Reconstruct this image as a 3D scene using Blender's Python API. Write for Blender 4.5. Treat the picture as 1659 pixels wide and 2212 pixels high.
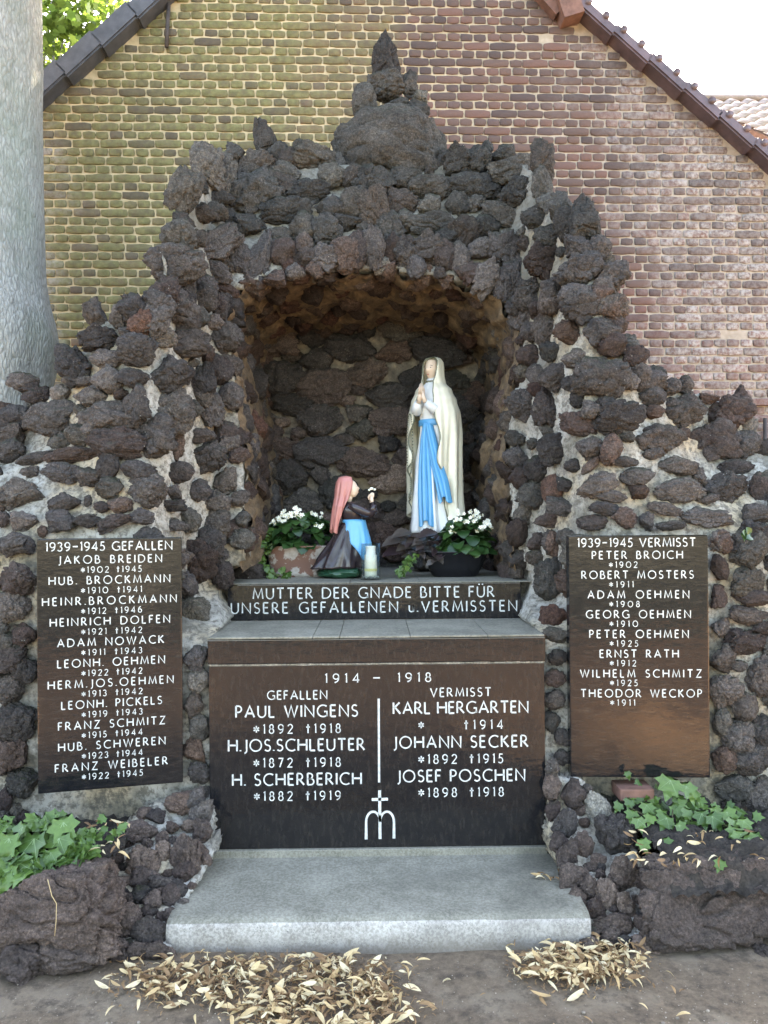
import bpy, bmesh, math, random
from mathutils import Vector, Matrix, noise as mnoise
R = math.radians
random.seed(7)
for o in list(bpy.data.objects): bpy.data.objects.remove(o)
scene = bpy.context.scene
C = bpy.context.collection

# ------------------------------------------------------------------ camera
FPX = 1662.0                                  # focal length in photo pixels (photo taken as 1659 x 2212)
CAM = Vector((-0.01, -3.38, 1.60))
RC = Matrix.Rotation(R(-0.72), 3, 'Z') @ Matrix.Rotation(R(90 + 0.31), 3, 'X') @ Matrix.Rotation(R(-0.45), 3, 'Z')
cam_d = bpy.data.cameras.new('camera'); cam = bpy.data.objects.new('camera', cam_d); C.objects.link(cam)
cam.matrix_world = Matrix.Translation(CAM) @ RC.to_4x4()
cam_d.sensor_fit = 'VERTICAL'; cam_d.sensor_height = 24; cam_d.lens = 24 * FPX / 2212
cam_d.clip_end = 800
scene.camera = cam
# ------------------------------------------------------------------ sky, sun, exposure
SUN_EL, SUN_AZ = 50.0, 16.0                   # azimuth to the right of +y
world = bpy.data.worlds.new('World'); scene.world = world; world.use_nodes = True
wn = world.node_tree.nodes; wl = world.node_tree.links; wn.clear()
sky = wn.new('ShaderNodeTexSky'); sky.sky_type = 'NISHITA'; sky.sun_disc = False
sky.sun_elevation = R(SUN_EL); sky.sun_rotation = R(SUN_AZ); sky.dust_density = 3.0; sky.air_density = 1.0; sky.ozone_density = 1.0
bg = wn.new('ShaderNodeBackground'); bg.inputs[1].default_value = 0.15
wo = wn.new('ShaderNodeOutputWorld'); wl.new(sky.outputs[0], bg.inputs[0]); wl.new(bg.outputs[0], wo.inputs[0])
to_sun = Vector((math.sin(R(SUN_AZ)) * math.cos(R(SUN_EL)), math.cos(R(SUN_AZ)) * math.cos(R(SUN_EL)), math.sin(R(SUN_EL))))
sl = bpy.data.lights.new('sun', 'SUN'); sl.energy = 4.5; sl.angle = R(0.53); sl.color = (1.0, 0.95, 0.87)
sun = bpy.data.objects.new('sun', sl); C.objects.link(sun); sun.rotation_euler = to_sun.to_track_quat('Z', 'Y').to_euler()
sun.location = (4, 12, 16)
vs = scene.view_settings; vs.view_transform = 'Standard'; vs.look = 'None'; vs.gamma = 1.0; vs.exposure = 3.7; vs.use_curve_mapping = False
vs.use_white_balance = True; vs.white_balance_temperature = 7600; vs.white_balance_tint = 10
scene.cycles.use_denoising = True
scene.cycles.max_bounces = 8

# ------------------------------------------------------------------ pixel to place
def ray(u, v): return RC @ Vector(((u - 829.5) / FPX, -(v - 1106.0) / FPX, -1.0))
def P(u, v, Y):
    d = ray(u, v); return CAM + d * ((Y - CAM.y) / d.y)
def PG(u, v, z=0.0):
    d = ray(u, v); return CAM + d * ((z - CAM.z) / d.z)
def scale_at(Y): return FPX / (Y - CAM.y)     # photo pixels per metre at depth Y

# ------------------------------------------------------------------ object helpers
def tag(o, label=None, cat=None, group=None, kind=None):
    if label: o['label'] = label
    if cat: o['category'] = cat
    if group: o['group'] = group
    if kind: o['kind'] = kind
    return o
def empty(name, loc=(0, 0, 0), rz=0.0, label=None, cat=None, group=None):
    o = bpy.data.objects.new(name, None); C.objects.link(o); o.location = loc; o.rotation_euler = (0, 0, rz)
    o.empty_display_size = 0.1
    return tag(o, label, cat, group)
def mk_mesh(name, verts, faces, mats, smooth=True, fm=None):
    me = bpy.data.meshes.new(name); me.from_pydata([tuple(v) for v in verts], [], faces)
    for m in (mats if isinstance(mats, (list, tuple)) else [mats]): me.materials.append(m)
    if smooth: me.polygons.foreach_set('use_smooth', [True] * len(me.polygons))
    if fm: me.polygons.foreach_set('material_index', fm)
    me.update(); return me
def put(name, me, parent=None, loc=(0, 0, 0), rot=(0, 0, 0), scale=(1, 1, 1)):
    o = bpy.data.objects.new(name, me); C.objects.link(o)
    if parent: o.parent = parent
    o.location = loc; o.rotation_euler = rot; o.scale = scale
    return o
def build(name, verts, faces, mats, parent=None, smooth=True, **kw):
    return put(name, mk_mesh(name, verts, faces, mats, smooth), parent, **kw)
def from_bm(name, bm, mat, parent=None, smooth=True, **kw):
    me = bpy.data.meshes.new(name); bm.to_mesh(me); bm.free(); me.materials.append(mat)
    if smooth: me.polygons.foreach_set('use_smooth', [True] * len(me.polygons))
    return put(name, me, parent, **kw)
class MB:                                     # collects pieces of one mesh
    def __init__(s): s.v = []; s.f = []
    def add(s, vs, fs):
        k = len(s.v); s.v += [tuple(p) for p in vs]; s.f += [tuple(i + k for i in f) for f in fs]
    def box(s, a, b):
        x0, y0, z0 = a; x1, y1, z1 = b
        s.add([(x0,y0,z0),(x1,y0,z0),(x1,y1,z0),(x0,y1,z0),(x0,y0,z1),(x1,y0,z1),(x1,y1,z1),(x0,y1,z1)],
              [(0,3,2,1),(4,5,6,7),(0,1,5,4),(1,2,6,5),(2,3,7,6),(3,0,4,7)])
    def tube(s, pts, rad, n=8, cap=True):
        pts = [Vector(p) for p in pts]; rr = rad if isinstance(rad, (list, tuple)) else [rad] * len(pts)
        rings = []; ref = Vector((0.31, 0.2, 0.93))
        for i, p in enumerate(pts):
            t = (pts[min(i + 1, len(pts) - 1)] - pts[max(i - 1, 0)]).normalized()
            a = t.cross(ref)
            if a.length < 0.05: a = t.cross(Vector((1, 0, 0)))
            a.normalize(); b = t.cross(a)
            rings.append([p + (a * math.cos(2 * math.pi * k / n) + b * math.sin(2 * math.pi * k / n)) * rr[i] for k in range(n)])
        s.loft(rings, True, cap)
    def loft(s, rings, closed=True, cap=True):
        n = len(rings[0]); vs = [p for r in rings for p in r]; fs = []
        for i in range(len(rings) - 1):
            for k in range(n if closed else n - 1):
                a = i * n + k; b = i * n + (k + 1) % n
                fs.append((a, b, b + n, a + n))
        if cap and closed:
            fs.append(tuple(range(n - 1, -1, -1))); fs.append(tuple((len(rings) - 1) * n + k for k in range(n)))
        s.add(vs, fs)
    def ball(s, c, r, nu=10, nv=7):
        rx, ry, rz = r if isinstance(r, (tuple, list)) else (r, r, r)
        rings = []
        for j in range(nv + 1):
            t = -math.pi / 2 + math.pi * (0.02 + 0.96 * j / nv)
            rings.append([(c[0] + rx * math.cos(t) * math.cos(2*math.pi*k/nu), c[1] + ry * math.cos(t) * math.sin(2*math.pi*k/nu), c[2] + rz * math.sin(t)) for k in range(nu)])
        s.loft(rings)
    def build(s, name, mat, parent=None, smooth=True, **kw): return build(name, s.v, s.f, mat, parent, smooth, **kw)
def bevelled_box(name, a, b, mat, parent=None, r=0.008, seg=2):
    bm = bmesh.new(); bmesh.ops.create_cube(bm, size=1.0)
    for v in bm.verts: v.co = Vector([a[i] + (v.co[i] + 0.5) * (b[i] - a[i]) for i in range(3)])
    bmesh.ops.bevel(bm, geom=bm.edges[:], offset=r, segments=seg, affect='EDGES', profile=0.6)
    return from_bm(name, bm, mat, parent, smooth=False)
def sm(t): t = max(0.0, min(1.0, t)); return t * t * (3 - 2 * t)
def fbm(p, o=4):
    a, s, t = 1.0, 0.0, Vector(p)
    for _ in range(o): s += a * mnoise.noise(t); t = t * 2.03 + Vector((3.1, 1.7, 5.3)); a *= 0.5
    return s

# ------------------------------------------------------------------ materials
class NT:
    def __init__(s, name):
        s.m = bpy.data.materials.new(name); s.m.use_nodes = True; s.t = s.m.node_tree; s.t.nodes.clear()
        s.out = s.n('ShaderNodeOutputMaterial'); s.b = s.n('ShaderNodeBsdfPrincipled'); s.l(s.b.outputs[0], s.out.inputs[0])
    def n(s, t): return s.t.nodes.new(t)
    def l(s, a, b): s.t.links.new(a, b)
    def val(s, sock, v):
        if hasattr(v, 'is_linked') or hasattr(v, 'links'): s.l(v, sock)
        else: sock.default_value = v
    def pos(s): return s.n('ShaderNodeNewGeometry').outputs['Position']
    def obj(s): return s.n('ShaderNodeTexCoord').outputs['Object']
    def scl(s, vec, sc):
        m = s.n('ShaderNodeMapping'); m.inputs['Scale'].default_value = sc; s.l(vec, m.inputs['Vector']); return m.outputs[0]
    def noise(s, vec, scale, detail=5, rough=0.6, col=False):
        q = s.n('ShaderNodeTexNoise'); q.inputs['Scale'].default_value = scale; q.inputs['Detail'].default_value = detail
        q.inputs['Roughness'].default_value = rough; s.l(vec, q.inputs['Vector']); return q.outputs[1 if col else 0]
    def voro(s, vec, scale, feat='F1'):
        q = s.n('ShaderNodeTexVoronoi'); q.feature = feat; q.inputs['Scale'].default_value = scale; s.l(vec, q.inputs['Vector']); return q.outputs['Distance']
    def ramp(s, f, stops, interp='LINEAR'):
        q = s.n('ShaderNodeValToRGB'); q.color_ramp.interpolation = interp; e = q.color_ramp.elements
        while len(e) < len(stops): e.new(0.5)
        for i, (p, c) in enumerate(stops):
            e[i].position = p; e[i].color = (c, c, c, 1) if isinstance(c, (int, float)) else (*c, 1)
        s.l(f, q.inputs[0]); return q.outputs[0]
    def mix(s, f, a, b, mode='MIX'):
        q = s.n('ShaderNodeMix'); q.data_type = 'RGBA'; q.blend_type = mode
        s.val(q.inputs[0], f)
        for sock, v in ((q.inputs[6], a), (q.inputs[7], b)):
            if isinstance(v, tuple): sock.default_value = (*v, 1)
            else: s.l(v, sock)
        return q.outputs[2]
    def math(s, op, a, b=0.0):
        q = s.n('ShaderNodeMath'); q.operation = op; s.val(q.inputs[0], a); s.val(q.inputs[1], b); return q.outputs[0]
    def sep(s, vec):
        q = s.n('ShaderNodeSeparateXYZ'); s.l(vec, q.inputs[0]); return q.outputs
    def rnd(s):
        return s.n('ShaderNodeObjectInfo').outputs['Random']
    def island(s): return s.n('ShaderNodeNewGeometry').outputs['Random Per Island']
    def bump(s, h, strength=0.5, dist=0.01, prev=None):
        q = s.n('ShaderNodeBump'); q.inputs['Strength'].default_value = strength; q.inputs['Distance'].default_value = dist
        s.l(h, q.inputs['Height'])
        if prev is not None: s.l(prev, q.inputs['Normal'])
        s.l(q.outputs[0], s.b.inputs['Normal']); return q.outputs[0]
    def col(s, c):
        if isinstance(c, tuple): s.b.inputs['Base Color'].default_value = (*c, 1)
        else: s.l(c, s.b.inputs['Base Color'])
    def rough(s, r): s.val(s.b.inputs['Roughness'], r)

def simple(name, c, rough=0.6, var=0.25, nscale=20, bump=0.0, bscale=80, metal=0.0, sub=0.0, trans=False):
    t = NT(name); f = t.noise(t.pos(), nscale)
    lo = tuple(x * (1 - var) for x in c); hi = tuple(min(1, x * (1 + var)) for x in c)
    t.col(t.ramp(f, [(0.3, lo), (0.7, hi)])); t.rough(rough); t.b.inputs['Metallic'].default_value = metal
    if bump: t.bump(t.noise(t.pos(), bscale, 6), bump, 0.004)
    return t.m
M = {}
def lava_mat(name, dark, mid, red, moss, mossamt=0.5, lichen=0.5):
    t = NT(name); p = t.pos()
    q = t.n('ShaderNodeMath'); q.operation = 'FRACT'
    t.l(t.math('ADD', t.math('MULTIPLY', t.rnd(), 3.7), t.math('MULTIPLY', t.island(), 5.3)), q.inputs[0]); rd = q.outputs[0]
    n1 = t.noise(p, 9, 6); n2 = t.noise(p, 60, 5, 0.7)
    c = t.ramp(n1, [(0.28, dark), (0.72, mid)])
    c = t.mix(t.ramp(rd, [(0.70, 0.0), (0.97, 0.8)]), c, t.mix(n1, red, dark))
    c = t.mix(t.ramp(rd, [(0.0, 0.55), (0.3, 0.0)]), c, tuple(x * 1.7 for x in mid))
    q2 = t.n('ShaderNodeMath'); q2.operation = 'FRACT'; t.l(t.math('MULTIPLY', rd, 13.7), q2.inputs[0])
    c = t.mix(1.0, c, t.ramp(q2.outputs[0], [(0.0, (0.62, 0.62, 0.66)), (0.5, (0.95, 0.93, 0.93)), (0.8, (1.15, 1.08, 1.06)), (1.0, (1.55, 1.5, 1.42))]), 'MULTIPLY')
    n3 = t.noise(p, 105, 4, 0.8)
    c = t.mix(0.75, c, t.ramp(n3, [(0.34, (0.35, 0.35, 0.35)), (0.5, (1.0, 1.0, 1.0)), (0.66, (1.9, 1.85, 1.75))]), 'MULTIPLY')
    g = t.n('ShaderNodeNewGeometry'); nz = t.sep(g.outputs['Normal'])[2]
    mo = t.math('MULTIPLY', t.ramp(nz, [(0.45, 0.0), (0.95, 1.0)]), t.ramp(t.noise(p, 4.0, 5), [(0.42, 0.0), (0.62, mossamt)]))
    c = t.mix(mo, c, t.mix(n2, tuple(x * 0.6 for x in moss), moss))
    c = t.mix(t.math('MULTIPLY', t.ramp(n2, [(0.40, 0.55), (0.60, 0.0)]), 0.8), c, tuple(x * 0.45 for x in dark))
    sp = t.ramp(t.voro(p, 42), [(0.05, 1.0), (0.13, 0.0)])
    li = t.math('MULTIPLY', sp, t.ramp(t.noise(p, 7.0, 3), [(0.50, 0.0), (0.62, lichen)]))
    c = t.mix(li, c, (0.42, 0.40, 0.35))
    dust = t.math('MULTIPLY', t.ramp(t.noise(p, 26, 6, 0.75), [(0.55, 0.0), (0.75, lichen * 0.6)]), t.ramp(t.noise(p, 3, 2), [(0.45, 0), (0.65, 1)]))
    c = t.mix(dust, c, (0.30, 0.27, 0.22))
    t.col(c); t.rough(0.95); t.b.inputs['Specular IOR Level'].default_value = 0.2
    b1 = t.bump(t.noise(p, 34, 10, 0.75), 0.9, 0.035)
    t.bump(t.ramp(t.voro(p, 75), [(0.0, 0.0), (0.5, 1.0)]), 0.5, 0.008, b1)
    return t.m
M['lava'] = lava_mat('lava_stone', (0.050, 0.044, 0.041), (0.126, 0.111, 0.101), (0.125, 0.074, 0.060), (0.055, 0.062, 0.026), 0.75, 0.8)
M['lava_dark'] = lava_mat('lava_stone_weathered', (0.050, 0.047, 0.042), (0.124, 0.115, 0.100), (0.10, 0.074, 0.060), (0.060, 0.066, 0.030), 0.9, 0.6)
M['lava_red'] = lava_mat('lava_stone_reddish', (0.052, 0.038, 0.031), (0.115, 0.082, 0.066), (0.155, 0.066, 0.046), (0.06, 0.06, 0.03), 0.05, 0.2)
M['lava_block'] = lava_mat('lava_block', (0.085, 0.066, 0.056), (0.175, 0.135, 0.114), (0.16, 0.11, 0.09), (0.06, 0.07, 0.03), 0.15, 0.35)
M['niche_stone'] = lava_mat('lava_stone_lightened', (0.085, 0.064, 0.054), (0.205, 0.155, 0.130), (0.19, 0.11, 0.085), (0.08, 0.08, 0.05), 0.1, 0.5)  # warmer, lighter lava copy, its tone standing in for light in the niche
M['pale_stone'] = lava_mat('pale_weathered_stone', (0.20, 0.19, 0.16), (0.42, 0.40, 0.34), (0.3, 0.26, 0.2), (0.12, 0.13, 0.06), 0.3, 0.5)

def mortar_mat():
    t = NT('mortar'); p = t.pos()
    xyz = t.sep(p)
    n1 = t.noise(p, 5, 5); n2 = t.noise(p, 35, 6, 0.7)
    c = t.ramp(n1, [(0.25, (0.26, 0.24, 0.205)), (0.5, (0.39, 0.365, 0.315)), (0.75, (0.50, 0.47, 0.415))])
    c = t.mix(t.ramp(t.noise(p, 2.2, 4), [(0.50, 0.0), (0.62, 0.8)]), c, t.ramp(n2, [(0.3, (0.30, 0.22, 0.12)), (0.7, (0.50, 0.40, 0.26))]))
    c = t.mix(t.ramp(n2, [(0.40, 0.85), (0.54, 0.0)]), c, (0.11, 0.095, 0.075))
    up = t.ramp(xyz[2], [(0.0, 0.0), (1.0, 1.0)])
    dk = t.math('MULTIPLY', t.ramp(t.noise(p, 3.3, 5), [(0.50, 0.0), (0.64, 0.9)]), 0.75)
    c = t.mix(dk, c, (0.085, 0.08, 0.062))
    top = t.math('MULTIPLY', t.ramp(t.math('MULTIPLY', t.math('SUBTRACT', xyz[2], 1.9), 0.9), [(0.0, 0.0), (1.0, 1.0)]), t.ramp(t.noise(p, 2.6, 5), [(0.40, 1.0), (0.60, 0.25)]))
    c = t.mix(t.math('MULTIPLY', top, 0.85), c, (0.13, 0.122, 0.098))
    t.col(c); t.rough(0.95)
    b = t.bump(n2, 0.8, 0.02); t.bump(t.noise(p, 130, 4), 0.4, 0.004, b)
    return t.m
M['mortar'] = mortar_mat()
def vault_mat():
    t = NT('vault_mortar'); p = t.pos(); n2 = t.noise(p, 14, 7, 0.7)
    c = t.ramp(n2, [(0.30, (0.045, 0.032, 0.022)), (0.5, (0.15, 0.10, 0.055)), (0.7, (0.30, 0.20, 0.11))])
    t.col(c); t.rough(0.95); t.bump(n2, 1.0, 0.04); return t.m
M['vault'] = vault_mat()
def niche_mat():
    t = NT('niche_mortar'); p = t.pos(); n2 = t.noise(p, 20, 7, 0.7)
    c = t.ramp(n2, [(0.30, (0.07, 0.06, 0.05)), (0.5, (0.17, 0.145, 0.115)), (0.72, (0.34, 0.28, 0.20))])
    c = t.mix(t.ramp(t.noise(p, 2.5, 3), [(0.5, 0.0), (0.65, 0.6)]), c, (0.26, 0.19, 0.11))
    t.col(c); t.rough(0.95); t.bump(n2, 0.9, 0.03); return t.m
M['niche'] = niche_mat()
def brick_mat():
    t = NT('brick'); p = t.pos(); xyz = t.sep(p)
    q = t.n('ShaderNodeMath'); q.operation = 'FRACT'
    t.l(t.math('ADD', t.math('MULTIPLY', t.rnd(), 7.7), t.math('MULTIPLY', t.island(), 5.3)), q.inputs[0]); rd = q.outputs[0]
    base = t.ramp(rd, [(0.0, (0.075, 0.052, 0.048)), (0.3, (0.105, 0.068, 0.058)), (0.6, (0.125, 0.078, 0.064)), (0.9, (0.15, 0.082, 0.066)), (1.0, (0.10, 0.070, 0.066))])
    red = t.ramp(rd, [(0.0, (0.22, 0.085, 0.065)), (0.5, (0.13, 0.075, 0.06)), (1.0, (0.27, 0.10, 0.075))])
    low = t.math('MULTIPLY', t.ramp(t.math('SUBTRACT', 3.6, xyz[2]), [(0.0, 0.0), (1.0, 1.0)]), 0.5)
    base = t.mix(low, base, red)
    # algae film on the damp end of the gable, shaped by noise
    e = t.math('ADD', t.math('MULTIPLY', xyz[0], -0.55), t.math('MULTIPLY', t.math('SUBTRACT', t.noise(p, 1.3, 4), 0.5), 1.6))
    al = t.ramp(t.math('ADD', e, 0.35), [(0.15, 0.0), (0.75, 0.92)])
    al = t.math('MULTIPLY', al, t.ramp(rd, [(0.0, 0.25), (0.22, 0.95), (0.85, 1.0), (1.0, 0.35)]))
    al = t.math('MULTIPLY', al, t.ramp(t.noise(p, 18, 5), [(0.32, 0.6), (0.55, 1.0)]))
    c = t.mix(al, base, t.ramp(t.noise(p, 25, 4), [(0.3, (0.120, 0.108, 0.040)), (0.7, (0.235, 0.215, 0.088))]))
    # lime bloom towards the other corner and by the trunk
    wt = t.math('MAXIMUM', t.ramp(t.math('ADD', t.math('MULTIPLY', t.math('SUBTRACT', xyz[0], 1.55), 0.75), t.math('MULTIPLY', t.math('SUBTRACT', t.noise(p, 1.7, 4), 0.5), 2.4)), [(0.15, 0.0), (0.9, 1.0)]),
                t.ramp(t.math('ADD', t.math('MULTIPLY', t.math('SUBTRACT', -2.35, xyz[0]), 1.6), t.math('MULTIPLY', t.math('SUBTRACT', t.noise(p, 1.9, 3), 0.5), 1.6)), [(0.1, 0.0), (0.5, 0.8)]))
    wt = t.math('MULTIPLY', wt, t.ramp(t.noise(p, 30, 6, 0.7), [(0.38, 0.0), (0.60, 0.85)]))
    wt = t.math('MULTIPLY', wt, t.ramp(rd, [(0.25, 0.35), (0.6, 1.0)]))
    c = t.mix(wt, c, (0.40, 0.36, 0.33))
    t.col(c); t.rough(0.92); t.bump(t.noise(p, 70, 6, 0.65), 0.6, 0.008)
    return t.m
M['brick'] = brick_mat()
def joint_mat():
    t = NT('lime_joint'); p = t.pos(); xyz = t.sep(p); n = t.noise(p, 12, 6)
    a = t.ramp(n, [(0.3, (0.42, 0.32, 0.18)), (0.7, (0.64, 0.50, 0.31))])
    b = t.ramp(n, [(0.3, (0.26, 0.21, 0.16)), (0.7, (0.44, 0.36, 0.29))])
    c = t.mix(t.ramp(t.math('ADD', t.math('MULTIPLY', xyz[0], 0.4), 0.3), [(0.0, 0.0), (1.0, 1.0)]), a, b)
    t.col(c); t.rough(0.95); t.bump(t.noise(p, 90, 5), 0.5, 0.006); return t.m
M['joint'] = joint_mat()
def granite(name, stretch):
    t = NT(name); p = t.pos(); q = t.scl(p, stretch)
    n = t.noise(q, 60, 5, 0.7); fine = t.voro(p, 330)
    c = t.ramp(n, [(0.35, (0.006, 0.007, 0.009)), (0.62, (0.016, 0.015, 0.015)), (0.8, (0.05, 0.043, 0.036))])
    c = t.mix(t.ramp(fine, [(0.08, 0.35), (0.2, 0.0)]), c, (0.10, 0.09, 0.08))
    t.col(c); t.rough(t.ramp(n, [(0.3, 0.06), (0.7, 0.13)])); t.b.inputs['IOR'].default_value = 1.54
    t.b.inputs['Specular Tint'].default_value = (1.0, 0.86, 0.74, 1)
    b = t.bump(t.noise(t.scl(p, (1, 1, 2.2)), 14, 3), 0.10, 0.01); t.bump(t.noise(q, 90, 4), 0.05, 0.003, b)
    return t.m
M['granite'] = granite('polished_granite', (1, 1, 0.35))
M['granite_side'] = granite('polished_granite_banded', (0.3, 1, 1.4))
def stone_slab(name, a, b, pits=0.0, rough=0.85, dirt=False):
    t = NT(name); p = t.pos(); n = t.noise(p, 6, 6, 0.65); n2 = t.noise(p, 90, 4, 0.7)
    c = t.mix(0.55, t.ramp(n, [(0.38, a), (0.62, b)]), t.ramp(n2, [(0.42, a), (0.58, b)]))
    if pits:
        c = t.mix(t.math('MULTIPLY', t.ramp(t.voro(p, 95), [(0.10, 1.0), (0.20, 0.0)]), t.ramp(t.noise(p, 30, 2), [(0.45, 0.0), (0.6, pits)])), c, (0.03, 0.03, 0.03))
    c = t.mix(t.ramp(t.noise(p, 2.3, 5), [(0.52, 0.0), (0.70, 0.55)]), c, tuple(x * 0.45 for x in a))
    if dirt: c = t.mix(t.math('MULTIPLY', t.ramp(t.math('ADD', t.math('MULTIPLY', t.sep(p)[2], 9.0), t.math('MULTIPLY', t.noise(t.scl(p, (1, 1, 0.3)), 9, 5), 0.7)), [(0.35, 0.75), (0.95, 0.0)]), 1.0), c, (0.13, 0.105, 0.08))
    t.col(c); t.rough(rough); t.bump(n2, 0.35, 0.004); return t.m
M['slab'] = stone_slab('grey_green_slab', (0.125, 0.116, 0.088), (0.265, 0.248, 0.198), 0.8)
M['slab_side'] = stone_slab('pitted_concrete', (0.20, 0.18, 0.152), (0.46, 0.425, 0.375), 1.0, dirt=True)
M['grit_stone'] = simple('ground_grit', (0.22, 0.18, 0.14), 0.9, 0.7, 25)
M['letter'] = simple('letter_paint', (0.52, 0.52, 0.49), 0.7, 0.3, 60)
def ground_mat():
    t = NT('dirt'); p = t.pos(); n = t.noise(p, 1.7, 6, 0.6); n2 = t.noise(p, 45, 6, 0.7)
    c = t.mix(0.5, t.ramp(n, [(0.35, (0.085, 0.058, 0.036)), (0.65, (0.160, 0.115, 0.072))]), t.ramp(n2, [(0.3, (0.040, 0.028, 0.019)), (0.7, (0.22, 0.162, 0.108))]))
    yy = t.math('ADD', t.math('MULTIPLY', t.sep(p)[1], -1.0), t.math('MULTIPLY', t.noise(p, 0.8, 3), 0.8))
    far = t.ramp(t.math('MULTIPLY', t.math('SUBTRACT', yy, 2.0), 0.8), [(0.0, 0.0), (1.0, 1.0)])  # strip behind the camera coloured paler, so its reflection in the plaques looks sunlit
    c = t.mix(far, c, t.ramp(n, [(0.3, (0.36, 0.22, 0.12)), (0.7, (0.52, 0.34, 0.19))]))
    far_shade = t.ramp(t.math('MULTIPLY', t.math('SUBTRACT', yy, 6.6), 1.2), [(0.0, 0.0), (1.0, 1.0)])  # ground beyond coloured dark in place of shade, to darken the plaques' reflections
    c = t.mix(far_shade, c, t.ramp(n2, [(0.3, (0.026, 0.028, 0.014)), (0.7, (0.060, 0.064, 0.032))]))
    c = t.mix(t.math('MULTIPLY', t.ramp(t.noise(p, 3.1, 5), [(0.52, 0.0), (0.62, 0.5)]), t.math('SUBTRACT', 1.0, far)), c, (0.20, 0.16, 0.115))
    c = t.mix(t.ramp(t.noise(p, 14, 6, 0.7), [(0.36, 0.8), (0.50, 0.0)]), c, (0.045, 0.032, 0.021))
    c = t.mix(t.math('MULTIPLY', t.ramp(t.voro(p, 75), [(0.06, 0.8), (0.14, 0.0)]), t.ramp(t.noise(p, 6, 3), [(0.5, 0.0), (0.6, 1.0)])), c, (0.30, 0.27, 0.22))
    t.col(c); t.rough(0.95)
    b = t.bump(n2, 0.7, 0.012); t.bump(t.noise(p, 160, 3), 0.5, 0.004, b); return t.m
M['dirt'] = ground_mat()
M['soil'] = simple('dark_soil', (0.026, 0.020, 0.015), 0.97, 0.8, 90, 1.0, 120)
def leaf_mat(name, a, b, rough=0.45, tr=0.25, vein=None):
    t = NT(name)
    q = t.n('ShaderNodeMath'); q.operation = 'FRACT'
    t.l(t.math('ADD', t.math('MULTIPLY', t.rnd(), 3.1), t.math('MULTIPLY', t.island(), 6.3)), q.inputs[0])
    c = t.mix(q.outputs[0], a, b); c = t.mix(t.ramp(t.noise(t.pos(), 60, 3), [(0.3, 0.35), (0.7, 0.0)]), c, tuple(x * 0.5 for x in a))
    t.col(c); t.rough(rough)
    d = t.n('ShaderNodeBsdfTranslucent'); t.l(c, d.inputs[0])
    mx = t.n('ShaderNodeMixShader'); mx.inputs[0].default_value = tr
    t.l(t.b.outputs[0], mx.inputs[1]); t.l(d.outputs[0], mx.inputs[2]); t.l(mx.outputs[0], t.out.inputs[0]); return t.m
M['ivy'] = leaf_mat('ivy_leaf', (0.050, 0.105, 0.020), (0.125, 0.215, 0.045), 0.4)
M['ivy_vein'] = simple('ivy_vein', (0.19, 0.28, 0.12), 0.5)
M['begonia'] = leaf_mat('begonia_leaf', (0.022, 0.062, 0.018), (0.060, 0.13, 0.036), 0.28)
M['coleus'] = leaf_mat('dark_leaf', (0.045, 0.026, 0.030), (0.115, 0.10, 0.08), 0.3)
M['crown'] = leaf_mat('tree_leaf', (0.07, 0.13, 0.02), (0.17, 0.24, 0.04), 0.5, 0.6)
M['dry'] = leaf_mat('dry_leaf', (0.50, 0.33, 0.15), (0.74, 0.57, 0.31), 0.7, 0.2)
M['dry_pale'] = leaf_mat('dry_pale_leaf', (0.58, 0.44, 0.24), (0.80, 0.68, 0.44), 0.7, 0.2)
M['dry_brown'] = leaf_mat('dry_brown_leaf', (0.20, 0.11, 0.05), (0.36, 0.22, 0.10), 0.7, 0.2)
M['petal'] = simple('white_petal', (0.80, 0.79, 0.66), 0.5, 0.08)
M['pollen'] = simple('flower_centre', (0.70, 0.52, 0.08), 0.6)
M['stem'] = simple('stem', (0.10, 0.09, 0.04), 0.7)
def bark_mat():
    t = NT('bark'); p = t.pos(); q = t.scl(p, (1, 1, 0.3)); n = t.noise(q, 40, 8, 0.75); v = t.voro(t.scl(p, (1, 1, 0.28)), 46, 'DISTANCE_TO_EDGE')
    c = t.ramp(n, [(0.3, (0.19, 0.185, 0.165)), (0.5, (0.37, 0.36, 0.33)), (0.7, (0.52, 0.51, 0.47))])
    c = t.mix(t.ramp(v, [(0.0, 0.5), (0.15, 0.0)]), c, (0.17, 0.165, 0.145)); c = t.mix(t.ramp(t.noise(p, 2.0, 4), [(0.5, 0.0), (0.7, 0.5)]), c, (0.19, 0.22, 0.16))
    t.col(c); t.rough(0.95); b = t.bump(t.ramp(v, [(0.0, 0.0), (0.3, 1.0)]), 0.55, 0.016); t.bump(n, 0.7, 0.02, b); return t.m
M['bark'] = bark_mat()
def paint(name, c, rough=0.3, var=0.06, fold=None):
    t = NT(name); f = t.noise(t.pos(), 16, 4)
    t.col(t.ramp(f, [(0.3, tuple(x * (1 - var * 2) for x in c)), (0.7, c)])); t.rough(rough)
    t.b.inputs['Coat Weight'].default_value = 0.15; t.b.inputs['Coat Roughness'].default_value = 0.25; return t.m
M['cream'] = paint('cream_paint', (0.85, 0.78, 0.60)); M['white'] = paint('white_paint', (0.80, 0.79, 0.76))
M['blue'] = paint('sky_blue_paint', (0.10, 0.38, 0.66)); M['skin'] = paint('skin_paint', (0.82, 0.62, 0.46), 0.4)
M['trim'] = paint('olive_gilt_trim', (0.17, 0.17, 0.11), 0.4); M['hairp'] = paint('hair_paint', (0.13, 0.06, 0.025), 0.5)
M['eye'] = paint('eye_paint', (0.03, 0.02, 0.015), 0.3); M['lip'] = paint('lip_paint', (0.55, 0.20, 0.15), 0.4)
M['pink'] = paint('salmon_paint', (0.50, 0.19, 0.16), 0.4); M['dress'] = paint('dark_brown_paint', (0.035, 0.024, 0.026), 0.25)
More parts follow.
